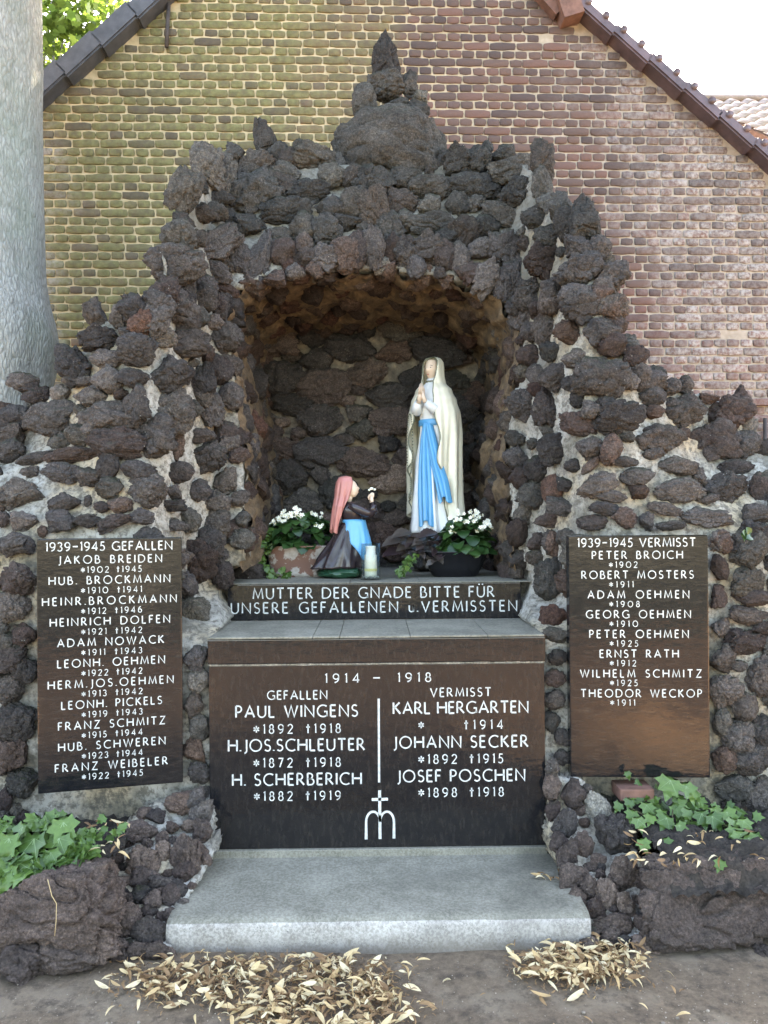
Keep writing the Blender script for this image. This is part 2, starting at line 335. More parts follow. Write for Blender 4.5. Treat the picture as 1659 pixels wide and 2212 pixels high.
M['green'] = paint('green_paint', (0.02, 0.075, 0.04), 0.3)
M['iron'] = simple('rusty_iron', (0.06, 0.045, 0.04), 0.7, 0.4, 30, 0.4)
M['verge_dark'] = simple('slate_grey_verge', (0.075, 0.075, 0.085), 0.6, 0.3, 12, 0.3)
M['verge_red'] = simple('red_brown_verge', (0.100, 0.064, 0.068), 0.45, 0.35, 9, 0.3)
M['timber'] = simple('old_timber', (0.17, 0.085, 0.062), 0.8, 0.4, 14, 0.3)
M['pantile'] = simple('glazed_pantile', (0.40, 0.29, 0.24), 0.3, 0.25, 8)
M['render_wall'] = simple('house_render', (0.55, 0.52, 0.46), 0.9, 0.1, 6)
M['plastic'] = simple('black_glazed_pot', (0.008, 0.008, 0.010), 0.22, 0.2)
def terracotta():
    t = NT('flaking_whitewash'); p = t.pos(); n = t.noise(p, 17, 6, 0.6)
    t.col(t.mix(t.ramp(n, [(0.46, 0.0), (0.52, 1.0)]), t.ramp(t.noise(p, 40, 4), [(0.3, (0.33, 0.28, 0.24)), (0.7, (0.50, 0.45, 0.40))]), (0.20, 0.105, 0.075)))
    t.rough(0.9); t.bump(n, 0.3, 0.006); return t.m
M['trough'] = terracotta()
def glass():
    t = NT('clear_glass'); tr = t.n('ShaderNodeBsdfTransparent'); tr.inputs[0].default_value = (.93, .96, .95, 1); gl = t.n('ShaderNodeBsdfGlossy'); gl.inputs['Roughness'].default_value = 0.03
    mx = t.n('ShaderNodeMixShader'); lw = t.n('ShaderNodeLayerWeight'); lw.inputs[0].default_value = 0.35; t.l(t.ramp(lw.outputs['Facing'], [(0.0, 0.05), (0.6, 0.18), (1.0, 0.8)]), mx.inputs[0]); t.l(tr.outputs[0], mx.inputs[1]); t.l(gl.outputs[0], mx.inputs[2]); t.l(mx.outputs[0], t.out.inputs[0]); return t.m
M['glass'] = glass()
M['wax'] = simple('white_wax', (0.80, 0.78, 0.68), 0.4, 0.05); M['grit'] = simple('glass_grit', (0.5, 0.52, 0.5), 0.3, 0.6, 250, 0.8, 300)
M['paper'] = simple('yellow_band', (0.72, 0.66, 0.30), 0.6, 0.1)

# ------------------------------------------------------------------ ground
def make_ground():
    vs, fs = [], []
    xs = [-400, -60, -20, -8] + [-4 + 0.1 * i for i in range(81)] + [8, 20, 60, 400]
    ys = [-400, -60, -25, -14, -9, -6] + [-4 + 0.1 * i for i in range(56)] + [4, 12, 60, 400]
    for y in ys:
        for x in xs:
            near = abs(x) <= 4 and -4 <= y <= 1.6
            vs.append((x, y, (0.012 * fbm((x * 1.8, y * 1.8, 0.3)) - 0.004) if near else 0.0))
    n = len(xs)
    for j in range(len(ys) - 1):
        for i in range(n - 1): a = j * n + i; fs.append((a, a + 1, a + n + 1, a + n))
    o = build('ground', vs, fs, M['dirt']); tag(o, kind='structure')
make_ground()

# ------------------------------------------------------------------ brick gable building
YW = 2.80
bld = empty('brick_building', (0, YW, 0), R(1.5), 'old brick gable wall, partly green with algae, rising behind the lava grotto', 'building')
BR = Matrix.Rotation(R(1.5), 3, 'Z')
def PW(u, v):                                  # pixel -> gable-local x, z
    n = BR @ Vector((0, 1, 0)); d = ray(u, v); o = Vector((0, YW, 0))
    p = CAM + d * ((o - CAM).dot(n) / d.dot(n)); q = BR.inverted() @ (p - o); return q.x, q.z
lx0, lz0 = PW(80, 232); lx1, lz1 = PW(365, 0)
rx0, rz0 = PW(1195, 0); rx1, rz1 = PW(1659, 372)
ml = (lz1 - lz0) / (lx1 - lx0); mr = (rz1 - rz0) / (rx1 - rx0)
def roofz(x): return min(lz0 + ml * (x - lx0), rz0 + mr * (x - rx0))
APX = (rz0 - mr * rx0 - lz0 + ml * lx0) / (ml - mr); APZ = roofz(APX)
XL, XR = -4.2, 4.9
def gable():
    # sheet of joints, with the body of the house behind
    mb = MB()
    prof = [(XL, -0.02), (XR, -0.02), (XR, roofz(XR)), (APX, APZ), (XL, roofz(XL))]
    f = [(x, 0.0, z) for x, z in prof]; b = [(x, 9.0, z) for x, z in prof]; k = len(prof)
    mb.add(f + b, [tuple(range(k)), tuple(range(2 * k - 1, k - 1, -1))] + [(i, i + k, (i + 1) % k + k, (i + 1) % k) for i in range(k)])
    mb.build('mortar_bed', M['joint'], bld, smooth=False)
gable()
# rough silhouette of the grotto, in photo pixels
SIL = [(-330, 930), (-120, 905), (-20, 892), (60, 882), (130, 832), (170, 765), (215, 695), (290, 662), (345, 612), (350, 560), (385, 485), (400, 425), (450, 355),
       (560, 335), (640, 342), (720, 352), (790, 352), (880, 352), (960, 345), (1060, 342), (1180, 362), (1190, 432), (1250, 465), (1290, 525),
       (1320, 600), (1338, 700), (1370, 785), (1480, 832), (1600, 885), (1650, 965), (1700, 985), (2000, 1010), (2000, 1905), (-330, 1905)]
HOLE = [(480, 690), (500, 628), (560, 595), (640, 582), (820, 574), (1000, 602), (1085, 642), (1126, 692), (1136, 760), (1118, 850), (1103, 950), (1105, 1050), (1115, 1150),
        (1150, 1242), (1156, 1352), (1176, 1382), (1178, 1925), (455, 1925), (457, 1382), (466, 1352), (470, 1242), (520, 1215), (525, 1100), (515, 950), (498, 800)]
def inside(poly, x, y):
    c = False; j = len(poly) - 1
    for i in range(len(poly)):
        xi, yi = poly[i]; xj, yj = poly[j]
        if (yi > y) != (yj > y) and x < (xj - xi) * (y - yi) / (yj - yi) + xi: c = not c
        j = i
    return c
def bricks():
    CH, PITCH = 0.0688, 0.108
    protos = {}
    rnd = random.Random(3)
    def proto(w, h, k):
        # worn brick face: chamfered, uneven outline standing proud of the joint
        r2 = random.Random(k); hw, hh = w / 2, h / 2; pts = []
        n = 4 if w > 0.15 else 2
        for i in range(n + 1): pts.append((-hw + w * i / n, -hh))
        pts.append((hw, 0))
        for i in range(n + 1): pts.append((hw - w * i / n, hh))
        pts.append((-hw, 0))
        out = []
        for x, z in pts:
            cx = 0.004 if abs(abs(x) - hw) < 1e-6 and abs(abs(z) - hh) < 1e-6 else 0.0
            out.append((x - math.copysign(cx, x) + r2.uniform(-.003, .003), z - math.copysign(cx, z) * (1 if abs(z) > 0 else 0) + r2.uniform(-.003, .003)))
        m = len(out); vs = [(x, 0.004, z) for x, z in out] + [(x * 0.998, -0.006, z * 0.985) for x, z in out] + \
            [(x * (1 - 0.0045 / hw), -0.0095 + r2.uniform(-.0012, .0012), z * (1 - 0.0045 / hh)) for x, z in out] + [(0, -0.010, 0)]
        fs = []
        for L in (0, 1):
            for i in range(m): fs.append((L * m + i, L * m + (i + 1) % m, (L + 1) * m + (i + 1) % m, (L + 1) * m + i))
        for i in range(m): fs.append((2 * m + i, 2 * m + (i + 1) % m, 3 * m))
        return vs, fs
    S = [proto(0.209, 0.0605, k) for k in range(5)]; H = [proto(0.100, 0.0600, k + 20) for k in range(5)]
    items = []
    z = CH / 2; row = 0
    while z < APZ:
        st = row % 2 == 0
        x = XL + (PITCH * (0.25 if row % 4 == 0 else 0.75) if st else PITCH * 0.5) + rnd.uniform(-.012, .012)
        while x < XR:
            long = st and rnd.random() > 0.09
            w = 0.216 if long else PITCH
            cx = x + w / 2
            if z < roofz(cx) + 0.01 and z < min(roofz(cx - w * .3), roofz(cx + w * .3)):
                wp = Vector((0, YW, 0)) + BR @ Vector((cx, 0, z))
                d = RC.inverted() @ (wp - CAM); u = 829.5 - d.x / d.z * FPX; v = 1106 + d.y / d.z * FPX
                hole = any(abs(u - a) < 16 and abs(v - b) < 9 for a, b in ((1171, 92), (1171, 106), (1597, 731)))
                if -420 < u < 2050 and v > -330 and not hole and z > 0.9:
                    vis = 0 < u < 1659 and 0 < v < 1010 and u > 95 and not inside(SIL, u, v)
                    items.append((vis, long, cx + rnd.uniform(-.004, .004), z + rnd.uniform(-.003, .003), rnd.uniform(-.004, .003), rnd.uniform(-1.2, 1.2), rnd.randrange(5), abs(u - 829)))
            x += w
        z += CH; row += 1
    items.sort(key=lambda t: (-(t[0]), -t[1], t[7]))
    # spread the individually built ones over the whole visible wall
    vis = [t for t in items if t[0] and t[1]]; rnd.shuffle(vis); single = vis[:300]; ids = set(map(id, single))
    ms = [mk_mesh('brick', *p, M['brick']) for p in S]
    for t in single: put('brick', ms[t[6]], bld, (t[2], t[4], t[3]), (0, R(t[5]), 0))
    mb = MB()
    for t in items:
        if id(t) in ids: continue
        vs, fs = (S if t[1] else H)[t[6]]; c, s = math.cos(R(t[5])), math.sin(R(t[5]))
        mb.add([(t[2] + x * c + zz * s, t[4] + y, t[3] - x * s + zz * c) for x, y, zz in vs], fs)
    tag(mb.build('remaining_bricks', M['brick'], bld), kind='stuff')
bricks()
def verge():
    # left: dark stepped verge tiles; right: red-brown tiles over a bargeboard
    for side, m, x0, mat in ((-1, ml, XL - 0.15, M['verge_dark']), (1, mr, XR + 0.15, M['verge_red'])):
        ang = math.atan(m); L = math.hypot(APX - x0, m * (APX - x0)); n = int(L / 0.36)
        b0 = MB(); b0.box((-0.19, -0.02, -0.1), (0.19, 9.1, 0.1))
        bm = bmesh.new(); bmesh.ops.create_cube(bm, size=1.0)
        for v in bm.verts: v.co = Vector((v.co.x * 0.40, v.co.y * 0.30, v.co.z * (0.15 if side < 0 else 0.085)))
        bmesh.ops.bevel(bm, geom=bm.edges[:], offset=0.014, segments=2, affect='EDGES')
        me = bpy.data.meshes.new('verge_tile'); bm.to_mesh(me); bm.free(); me.materials.append(mat)
        dx = math.cos(ang) * (1 if side < 0 else -1); dz = math.sin(ang) * (1 if side < 0 else -1)
        for i in range(n):
            t = (i + 0.5) * 0.36
            put('verge_tile', me, bld, (x0 + dx * t, 0.0, roofz(x0) + dz * t + 0.035), (0, -ang - side * R(3.5) * -1, 0))
        # roof plane behind the verge
        mb = MB(); e = 0.06
        mb.add([(x0, 0.12, roofz(x0) + e), (APX, 0.12, APZ + e), (APX, 9.2, APZ + e), (x0, 9.2, roofz(x0) + e),
                (x0, 0.12, roofz(x0) + e + .06), (APX, 0.12, APZ + e + .06), (APX, 9.2, APZ + e + .06), (x0, 9.2, roofz(x0) + e + .06)],
               [(0,3,2,1),(4,5,6,7),(0,1,5,4),(1,2,6,5),(2,3,7,6),(3,0,4,7)])
        mb.build('roof', mat, bld, smooth=False)
        if side > 0:
            mb = MB()
            for i in range(n * 2):
                t = (i + 0.5) * 0.18; mb.tube([(x0 + dx * t, -0.16, roofz(x0) + dz * t + 0.085), (x0 + dx * t, 0.16, roofz(x0) + dz * t + 0.085)], 0.03, 8)
            mb.build('verge_ridge', mat, bld)
verge()
def gable_bits():
    x, z = PW(1217, 20)
    mb = MB(); mb.box((-0.085, -0.16, -0.15), (0.085, 0.1, 0.11)); mb.build('purlin_end', M['timber'], bld, False, loc=(x, 0, z), rot=(0, R(-18), 0))
    x, z = PW(1165, -5)
    mb = MB(); mb.box((-0.05, -0.10, -0.22), (0.05, 0.1, 0.16)); mb.build('brace', M['timber'], bld, False, loc=(x, 0, z), rot=(0, R(-42), 0))
    x, z0 = PW(362, 108); _, z1 = PW(366, 14)
    mb = MB(); mb.tube([(x, -0.035, z0), (x + 0.01, -0.04, (z0 + z1) / 2), (x + 0.02, -0.035, z1)], 0.017, 8); mb.build('wall_anchor', M['iron'], bld)
    x, z0 = PW(1647, 1008); _, z1 = PW(1643, 905)
    mb = MB(); mb.tube([(x, -0.05, z0 - .3), (x, -0.05, z1)], 0.018, 8); mb.build('iron_rod', M['iron'], bld)
    x0, z0 = PW(1552, 868)
    bevelled_box('ledge_course', (x0, -0.05, z0 - 0.035), (XR, 0.01, z0 + 0.02), M['brick'], bld, 0.006)
gable_bits()

# ------------------------------------------------------------------ house with pantile roof beyond
def neighbour():
    Y = 9.5; a = P(1490, 214, Y); b = P(1900, 214, Y)
    h = empty('neighbouring_house', (a.x, Y, 0), 0, 'house with a shiny pantile roof beyond the brick gable', 'house')
    W = 6.0; mb = MB(); mb.box((0.2, -2.6, 0), (W, 5, a.z - 2.6)); mb.build('wall', M['render_wall'], h, False)
    # one pantile, repeated row by row
    pw, pl = 0.29, 0.40; n = 10; sec = [(i / n * pw, 0.035 * math.sin(i / n * 2 * math.pi)) for i in range(n + 1)]
    vs = [(x, 0, z) for x, z in sec] + [(x, pl, z) for x, z in sec] + [(x, 0, z - .02) for x, z in sec]
    fs = [(i, i + 1, n + 2 + i, n + 1 + i) for i in range(n)] + [(i + 2 * n + 2, i + 2 * n + 3, i + 1, i) for i in range(n)]
    me = mk_mesh('roof_tile', vs, fs, M['pantile']); sl = R(36)
    for r in range(11):
        for c in range(21):
            t = -0.34 * (r + 1)
            if r * 21 + c >= 290: break
            put('roof_tile', me, h, (c * pw, t * math.cos(sl), a.z + t * math.sin(sl) - 0.0), (sl - R(3), 0, 0))
    mb = MB(); mb.add([(0, 0, a.z - .05), (W, 0, a.z - .05), (W, -3.1, a.z - .05 - 3.1 * math.tan(sl)), (0, -3.1, a.z - .05 - 3.1 * math.tan(sl)), (W, 5, a.z - 3), (0, 5, a.z - 3)], [(0, 1, 2, 3), (0, 5, 4, 1)])
    mb.build('roof_deck', M['pantile'], h, False)
    mb = MB(); mb.tube([(0, 0, a.z), (W, 0, a.z)], 0.075, 10); mb.build('ridge', M['pantile'], h)
neighbour()

# ------------------------------------------------------------------ lava grotto
NB = 1.78                                      # niche back
grotto = empty('lava_grotto', (0, 0.3, 0), 0, 'arched shrine grotto of dark lava stones set in pale mortar', 'grotto')
GO = Vector((0, 0.3, 0))
def Yf(x, z):
    wing = (0.0 if x < 0 else 0.06) + 0.03
    y = wing + 0.16 * max(0.0, z - 1.35) + 0.22 * max(0.0, z - 2.7)
    y += 0.46 * sm((z - 1.02) / 0.25) * sm((1.06 - abs(x + 0.02)) / 0.30)
    y += 0.30 * sm((abs(x) - 1.05) / 0.8) * sm((z - 1.45) / 0.6)
    return y
def PF(u, v):                                  # pixel -> facade
    Y = 0.3
    for _ in range(25):
        p = P(u, v, Y); Y = 0.5 * Y + 0.5 * Yf(p.x, p.z)
    return P(u, v, Y)
def px_sheet(name, poly, hole, fn, back, mat, step=9, amp=0.035, parent=grotto):
    us = [p[0] for p in poly]; vs_ = [p[1] for p in poly]
    bm = bmesh.new(); grid = {}
    def vert(i, j):
        if (i, j) not in grid:
            p = fn(i * step, j * step); n = fbm((p.x * 4, p.y * 4, p.z * 4)) * amp + fbm((p.x * 15, p.y * 15, p.z * 15), 3) * amp * 0.4
            grid[(i, j)] = bm.verts.new((p.x + fbm((p.z * 9, p.x * 9, 1)) * amp * .5, p.y - n + 0.028, p.z + fbm((p.z * 9, 4, p.x * 9)) * amp * .5))
        return grid[(i, j)]
    for i in range(int(min(us) // step), int(max(us) // step) + 1):
        for j in range(int(min(vs_) // step), int(max(vs_) // step) + 1):
            c = ((i + .5) * step, (j + .5) * step)
            if inside(poly, *c) and not (hole and inside(hole, *c)):
                bm.faces.new((vert(i, j), vert(i, j + 1), vert(i + 1, j + 1), vert(i + 1, j)))
    bed = [e for e in bm.edges if e.is_boundary]
    for k in range(4):
        r = bmesh.ops.extrude_edge_only(bm, edges=bed); nv = [g for g in r['geom'] if isinstance(g, bmesh.types.BMVert)]
        for v in nv: v.co.y += (back(v.co) - v.co.y) / (4 - k); v.co.z += random.uniform(-.008, .008); v.co.x += random.uniform(-.008, .008)
        bed = [g for g in r['geom'] if isinstance(g, bmesh.types.BMEdge)]
    for v in bm.verts: v.co -= GO
    bmesh.ops.recalc_face_normals(bm, faces=bm.faces[:])
    return from_bm(name, bm, mat, parent)
px_sheet('mortar', SIL, HOLE, PF, lambda c: 2.0 if not (abs(c.x) < 0.95 and c.z < 2.95) else NB, M['mortar'], 9, 0.022)
def niche_walls():
    # back wall of the niche and vault underside (its own lime colour)
    vs, fs = [], []; nx, nz = 50, 50
    for j in range(nz + 1):
        for i in range(nx + 1):
            x = -1.15 + 2.3 * i / nx; z = 1.1 + 2.1 * j / nz
            vs.append((x, NB - 0.02 - GO.y - 0.03 * fbm((x * 5, 3, z * 5)), z))
    for j in range(nz):
        for i in range(nx): a = j * (nx + 1) + i; fs.append((a, a + 1, a + nx + 2, a + nx + 1))
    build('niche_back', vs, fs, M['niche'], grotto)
    # vault lining: follows the hole outline, a little inside the mortar shell
    path = [(522, 1236), (525, 1100), (515, 950), (498, 800), (482, 690), (502, 630), (560, 598), (640, 585), (730, 580), (820, 577), (910, 588), (1000, 605), (1085, 645), (1124, 693), (1134, 760), (1117, 850), (1102, 950), (1104, 1050), (1113, 1150), (1120, 1236)]
    fine = []
    for a, b in zip(path, path[1:]):
        n = max(2, int(math.hypot(b[0] - a[0], b[1] - a[1]) / 10))
        fine += [(a[0] + (b[0] - a[0]) * k / n, a[1] + (b[1] - a[1]) * k / n) for k in range(n)]
    fine.append(path[-1]); vs, fs = [], []; m = 22
    for u, v in fine:
        p = PF(u, v); c = Vector((-0.02, 0, 1.9))
        for k in range(m + 1):
            t = k / m; y = p.y + 0.03 + (NB - p.y) * t
            s = 0.985 - 0.05 * t
            x = c.x + (p.x - c.x) * s; z = c.z + (p.z - c.z) * (s - (0.05 * t if p.z > 2.2 else 0))
            d = 0.05 * fbm((x * 6, y * 6, z * 6)) + 0.02 * fbm((x * 20, y * 20, z * 20), 3)
            r = Vector((c.x - x, 0, c.z - z)).normalized() * d
            vs.append((x + r.x, y - GO.y, z + r.z))
    for i in range(len(fine) - 1):
        for k in range(m): a = i * (m + 1) + k; fs.append((a, a + 1, a + m + 2, a + m + 1))
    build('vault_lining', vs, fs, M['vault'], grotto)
    return [PF(u, v) for u, v in fine]
VPATH = niche_walls()

# --- stone shapes: each fills the box -1..1 seen from the front
def rock_mesh(seed, style, sub=5, mat='lava'):
    rnd = random.Random(seed); bm = bmesh.new(); bmesh.ops.create_icosphere(bm, subdivisions=sub, radius=1.0)
    off = Vector((rnd.uniform(-50, 50), rnd.uniform(-50, 50), rnd.uniform(-50, 50)))
    planes = []
    for _ in range({'r': 12, 'a': 15, 's': 7, 'b': 10, 'd': 3}[style]):
        n = Vector((rnd.gauss(0, 1), rnd.gauss(0, 1), rnd.gauss(0, 1))).normalized()
        planes.append((n, rnd.uniform(0.52, 0.80) if style == 'a' else rnd.uniform(0.66, 0.92)))
    for v in bm.verts:
        p = v.co.copy()
        if style == 'b':
            e = 0.30; p = Vector([math.copysign(abs(c) ** e, c) for c in p]); p.normalize(); q = v.co
            k = (abs(q.x) ** 7 + abs(q.y) ** 7 + abs(q.z) ** 7) ** (-1 / 7); p = q * k
        for n, d in planes:
            h = p.dot(n)
            if h > d: p -= n * (h - d) * 0.95
        if style == 's': k = 0.5 + 0.5 * max(-1, min(1, p.z)); p.x *= 1.0 - 0.62 * k; p.y *= 1.0 - 0.5 * k; p.x += 0.12 * math.sin(p.z * 2.2 + seed)
        n = v.normal if False else p.normalized()
        s = (0.05 * fbm(p * 1.5 + off, 3) + 0.05 * fbm(p * 4 + off, 3) + 0.04 * fbm(p * 10 - off, 3) + 0.025 * fbm(p * 24 + off, 3)) if style == 'b' else (0.10 * fbm(p * 1.4 + off, 3) + 0.06 * fbm(p * 3 + off, 4)) if style == 'd' else 0.13 * fbm(p * 1.15 + off, 3) + 0.085 * fbm(p * 3.1 + off, 4) + 0.11 * (0.35 - abs(mnoise.noise(p * 2.6 - off))) + 0.05 * (0.35 - abs(mnoise.noise(p * 5.9 - off)))
        cr = abs(mnoise.noise(p * 2.1 + off * 1.3)); s -= (0.07 if style == 'd' else 0.16) * max(0.0, 0.16 - cr) / 0.16
        pit = mnoise.noise(p * 7.5 + off); s -= 0.05 * max(0.0, pit - 0.15)
        s += (0.025 if style == 'd' else 0.05) * fbm(p * 11.0 + off, 4)
        v.co = p + n * s
    mn = [min(v.co[i] for v in bm.verts) for i in range(3)]; mx = [max(v.co[i] for v in bm.verts) for i in range(3)]
    for v in bm.verts:
        for i in range(3): v.co[i] = (v.co[i] - (mn[i] + mx[i]) / 2) / ((mx[i] - mn[i]) / 2)
    me = bpy.data.meshes.new('stone'); bm.to_mesh(me); bm.free(); me.materials.append(M[mat])
    me.polygons.foreach_set('use_smooth', [True] * len(me.polygons)); return me
ROCK = {}
for mt in ('lava', 'lava_dark', 'lava_red', 'pale_stone', 'lava_block'):
    for st, n in (('r', 7), ('a', 6), ('s', 3)):
        if mt in ('pale_stone', 'lava_block') and st != 'r': continue
        ROCK[(mt, st)] = None
base = {}
def rocks(mt, st):
    k = (mt, st)
    if ROCK.get(k) is None:
        n = {'r': 7, 'a': 6, 's': 3}[st]; lst = []
        for i in range(n):
            if (st, i) not in base: base[(st, i)] = rock_mesh(100 + i * 7 + ord(st), st)
            me = base[(st, i)].copy(); me.name = 'stone'; me.materials.clear(); me.materials.append(M[mt]); lst.append(me)
        ROCK[k] = lst
    return ROCK[k]
STONES = []      # (pixel area, mesh, location, rotation, scale)
rr = random.Random(11)
def stone(p, rx, rz, ang=0.0, st='r', mt='lava', ry=None, area=None, front=True):
    me = rr.choice(rocks(mt, st))
    ry = ry if ry is not None else min(rx, rz) * rr.uniform(0.55, 0.75)
    rot = Matrix.Rotation(R(-ang), 3, 'Y')
    if st != 's':
        rot = rot @ rr.choice([Matrix.Identity(3), Matrix.Rotation(math.pi, 3, 'Y'), Matrix.Rotation(math.pi, 3, 'X'), Matrix.Rotation(math.pi, 3, 'Z')])
    rot = Matrix.Rotation(R(rr.uniform(-9, 9)), 3, 'X') @ Matrix.Rotation(R(rr.uniform(-9, 9)), 3, 'Z') @ rot
    STONES.append((area if area else rx * rz, me, p, rot, (rx, ry, rz)))
# stones read off the photograph: (x, y, half width, half height[, angle][, shape]) in the coordinates of four enlarged views
LA = [(490,1100,115,165,10,'a'),(610,1190,88,170,-10,'r'),(700,1005,68,75),(870,1080,132,105),(935,895,78,160,14,'s'),(1030,1000,72,85),(1140,1045,85,85),(1290,1015,155,105),
 (310,1290,112,160,-30,'a'),(850,1300,200,175,0,'a'),(560,1330,120,65),(1110,1230,145,65,-20),(1100,1140,95,62,-30),(1440,1170,90,90),(1590,1190,95,95),(1250,1290,155,82),
 (540,1460,95,80),(440,1450,110,75),(660,1480,95,58,-25,'a'),(825,1540,105,78),(1100,1430,180,92),(1440,1420,112,92),(1590,1400,85,105),(1220,1560,92,115),(310,1520,75,62),
 (270,1640,122,115),(385,1650,82,60),(540,1700,195,120,28,'a'),(1040,1630,105,72,-30),(1400,1590,112,112),(1570,1520,92,62),(255,1860,205,135),(900,1800,85,200,-12,'a'),
 (640,1840,62,70),(760,1830,85,140,22),(560,1900,120,68,-32,'a'),(1080,1760,95,92),(1230,1700,62,92),(1400,1800,105,112),(1560,1780,105,122),(1250,1820,92,82),(470,2030,82,92),
 (340,2040,52,112,-12),(150,2050,105,92),(100,2150,105,92),(250,2150,105,92),(560,2150,62,82),(1320,1890,70,60),(1000,1960,80,60),(1160,1900,70,60)]
LB = [(200,165,74,140,-4,'s'),(200,330,105,85),(320,330,52,72),(70,430,62,92,0,'a'),(390,412,42,42),(380,490,62,58),(275,437,52,30),
 (600,800,72,92),(720,800,72,82),(780,712,30,38),(870,755,62,52),(930,840,130,72,0,'a'),(1100,785,64,112,4,'a'),(1095,940,52,112,3,'a'),(950,970,92,92,0,'a'),(700,950,132,82),
 (610,1040,62,62),(715,1035,46,44),(450,950,112,72),(300,900,92,62),(120,910,112,82),(270,1040,112,82),(120,1060,82,112),(440,1050,62,62),(20,1040,62,92),(450,1150,132,58,8,'a'),
 (870,1100,115,60,-25),(1070,1110,84,62),(1200,1060,65,85),(1345,1140,84,140,-8,'s'),(1420,1290,62,62),(1230,1160,62,92),(1140,1230,85,62),(990,1265,42,38),(880,1300,92,112,25),
 (640,1200,105,82),(770,1160,72,52),(750,1290,84,52,20,'a'),(540,1230,62,52),(210,1180,84,92),(110,1290,65,115,-6,'a'),(30,1310,52,105),(230,1300,62,84),(320,1330,72,92),
 (440,1300,84,92),(540,1340,62,84),(620,1350,52,92),(1110,1370,108,105,0,'a'),(1320,1280,84,62),(1310,1420,124,92),(1490,1460,92,84,0,'a'),(700,1420,84,58,28),(770,1470,62,112,-22,'a'),
 (910,1470,76,118,-25),(1030,1550,84,82),(1170,1560,72,92),(1310,1600,112,92),(1440,1530,62,62),(1490,1620,84,62),(960,1630,62,52),(300,1140,62,62),(370,1400,52,62)]
LC = [(610,185,62,95,18,'s'),(755,190,44,72),(860,130,84,84),(1010,180,92,132,-15),(910,230,72,72),(1180,170,105,140,30),(1320,60,84,84),(1210,50,52,84),(1420,130,52,84),(1380,220,62,46),
 (640,330,115,84),(480,510,115,125,0,'a'),(700,460,105,54),(890,400,115,95),(1050,320,84,62),(1190,360,155,84),(1080,560,135,112),(700,590,92,84),(875,590,88,62),(510,600,105,34),
 (390,680,58,52),(590,700,105,62),(230,700,78,52),(890,760,78,115,8,'a'),(1110,800,135,145),(1300,600,92,105),(1310,690,72,84,25,'a'),(1360,790,84,105),(350,860,175,112),
 (700,850,185,112),(100,850,92,84),(60,960,84,84),(760,1010,175,112),(1010,960,125,125),(1150,1010,42,105),(1280,960,105,46,0,'a'),(1330,1085,142,120,-20,'a'),(60,1060,92,72),
 (470,1080,205,50),(410,1200,142,66,-8),(700,1150,72,105),(900,1180,115,62),(1140,1200,115,72),(240,1100,130,38,15,'a'),(190,1190,58,38),(950,1310,132,115),(120,1350,152,112),
 (410,1390,105,62),(570,1380,26,40),(660,1420,48,38),(770,1410,80,58),(1100,1410,105,38,0,'a'),(1280,1310,92,72),(410,1510,100,70),(560,1510,90,45),(740,1520,118,52,15,'a'),
 (910,1480,88,54),(1130,1540,98,46,-10,'a'),(160,1510,82,64),(80,1660,112,78),(275,1580,32,40),(1330,1650,122,92),(1400,1530,92,92),(1400,1380,92,72),(1460,1250,72,84),
 (1460,930,84,62),(1500,700,72,84),(1420,530,84,84),(1490,1000,62,62),(20,1500,42,50),(160,615,92,62),(40,785,72,42),(190,650,60,50)]
LD = [(110,70,92,84),(270,70,84,92),(440,120,115,112),(580,50,72,62),(650,140,92,95),(690,250,52,62),(380,290,105,72),(220,270,84,115,-15),(580,290,115,95),(650,370,92,72),(410,460,84,62),
 (580,580,168,122),(800,450,78,78),(830,550,74,62),(770,600,54,62),(290,580,108,88),(370,620,42,46),(160,560,62,62),(165,660,62,46),(230,780,92,125),(900,610,105,62),(1030,640,62,52),
 (1120,630,48,58),(520,790,62,56),(440,880,125,72,-10),(690,830,155,112),(910,700,84,62),(920,800,62,42),(1110,800,142,105),(1280,715,58,36),(1410,810,142,112,0,'a'),(1480,690,40,58,0,'s'),
 (960,980,175,92,0,'a'),(1290,1000,155,132,0,'a'),(1490,1030,115,95),(1110,940,42,32),(290,1050,115,95),(500,1040,78,72),(640,1050,66,94,-15),(920,1075,70,38),(400,1150,60,45),
 (510,1150,82,30,42,'a'),(730,1125,90,35),(1060,1150,132,62),(170,1170,92,84),(350,1270,62,50),(540,1280,132,78,10,'a'),(640,1350,100,40),(810,1220,112,58,8),(1080,1310,160,80),
 (1210,1220,40,60),(1380,1290,142,105,0,'a'),(1450,1160,112,50),(1600,1300,64,105),(1270,1370,80,32),(1590,1460,92,62),(350,1420,132,60),(600,1430,100,45),(250,1500,112,60),
 (520,1520,95,50),(730,1490,90,70,0,'a'),(870,1510,45,60,-10),(990,1430,112,42,-12,'a'),(1030,1540,100,34,0,'a'),(1260,1490,162,68,-5,'a'),(1580,1590,105,84),(1350,1640,84,72),
 (250,1650,60,82),(150,1650,62,62),(1500,1690,92,84)]
def views():
    for L, ox, oy, k, reg in ((LA, 311, 51.8, .2813, 'A'), (LB, 760.3, 51.8, .375, 'B'), (LC, 0, 622, .3333, 'C'), (LD, 1106, 622, .3333, 'D')):
        for t in L:
            u, v, a, b = ox + t[0] * k, oy + t[1] * k, t[2] * k, t[3] * k
            ang = t[4] if len(t) > 4 else rr.uniform(-8, 8); st = t[5] if len(t) > 5 else ('r' if rr.random() < 0.7 else 'a')
            yield u, v, a, b, ang, st
COVER = []
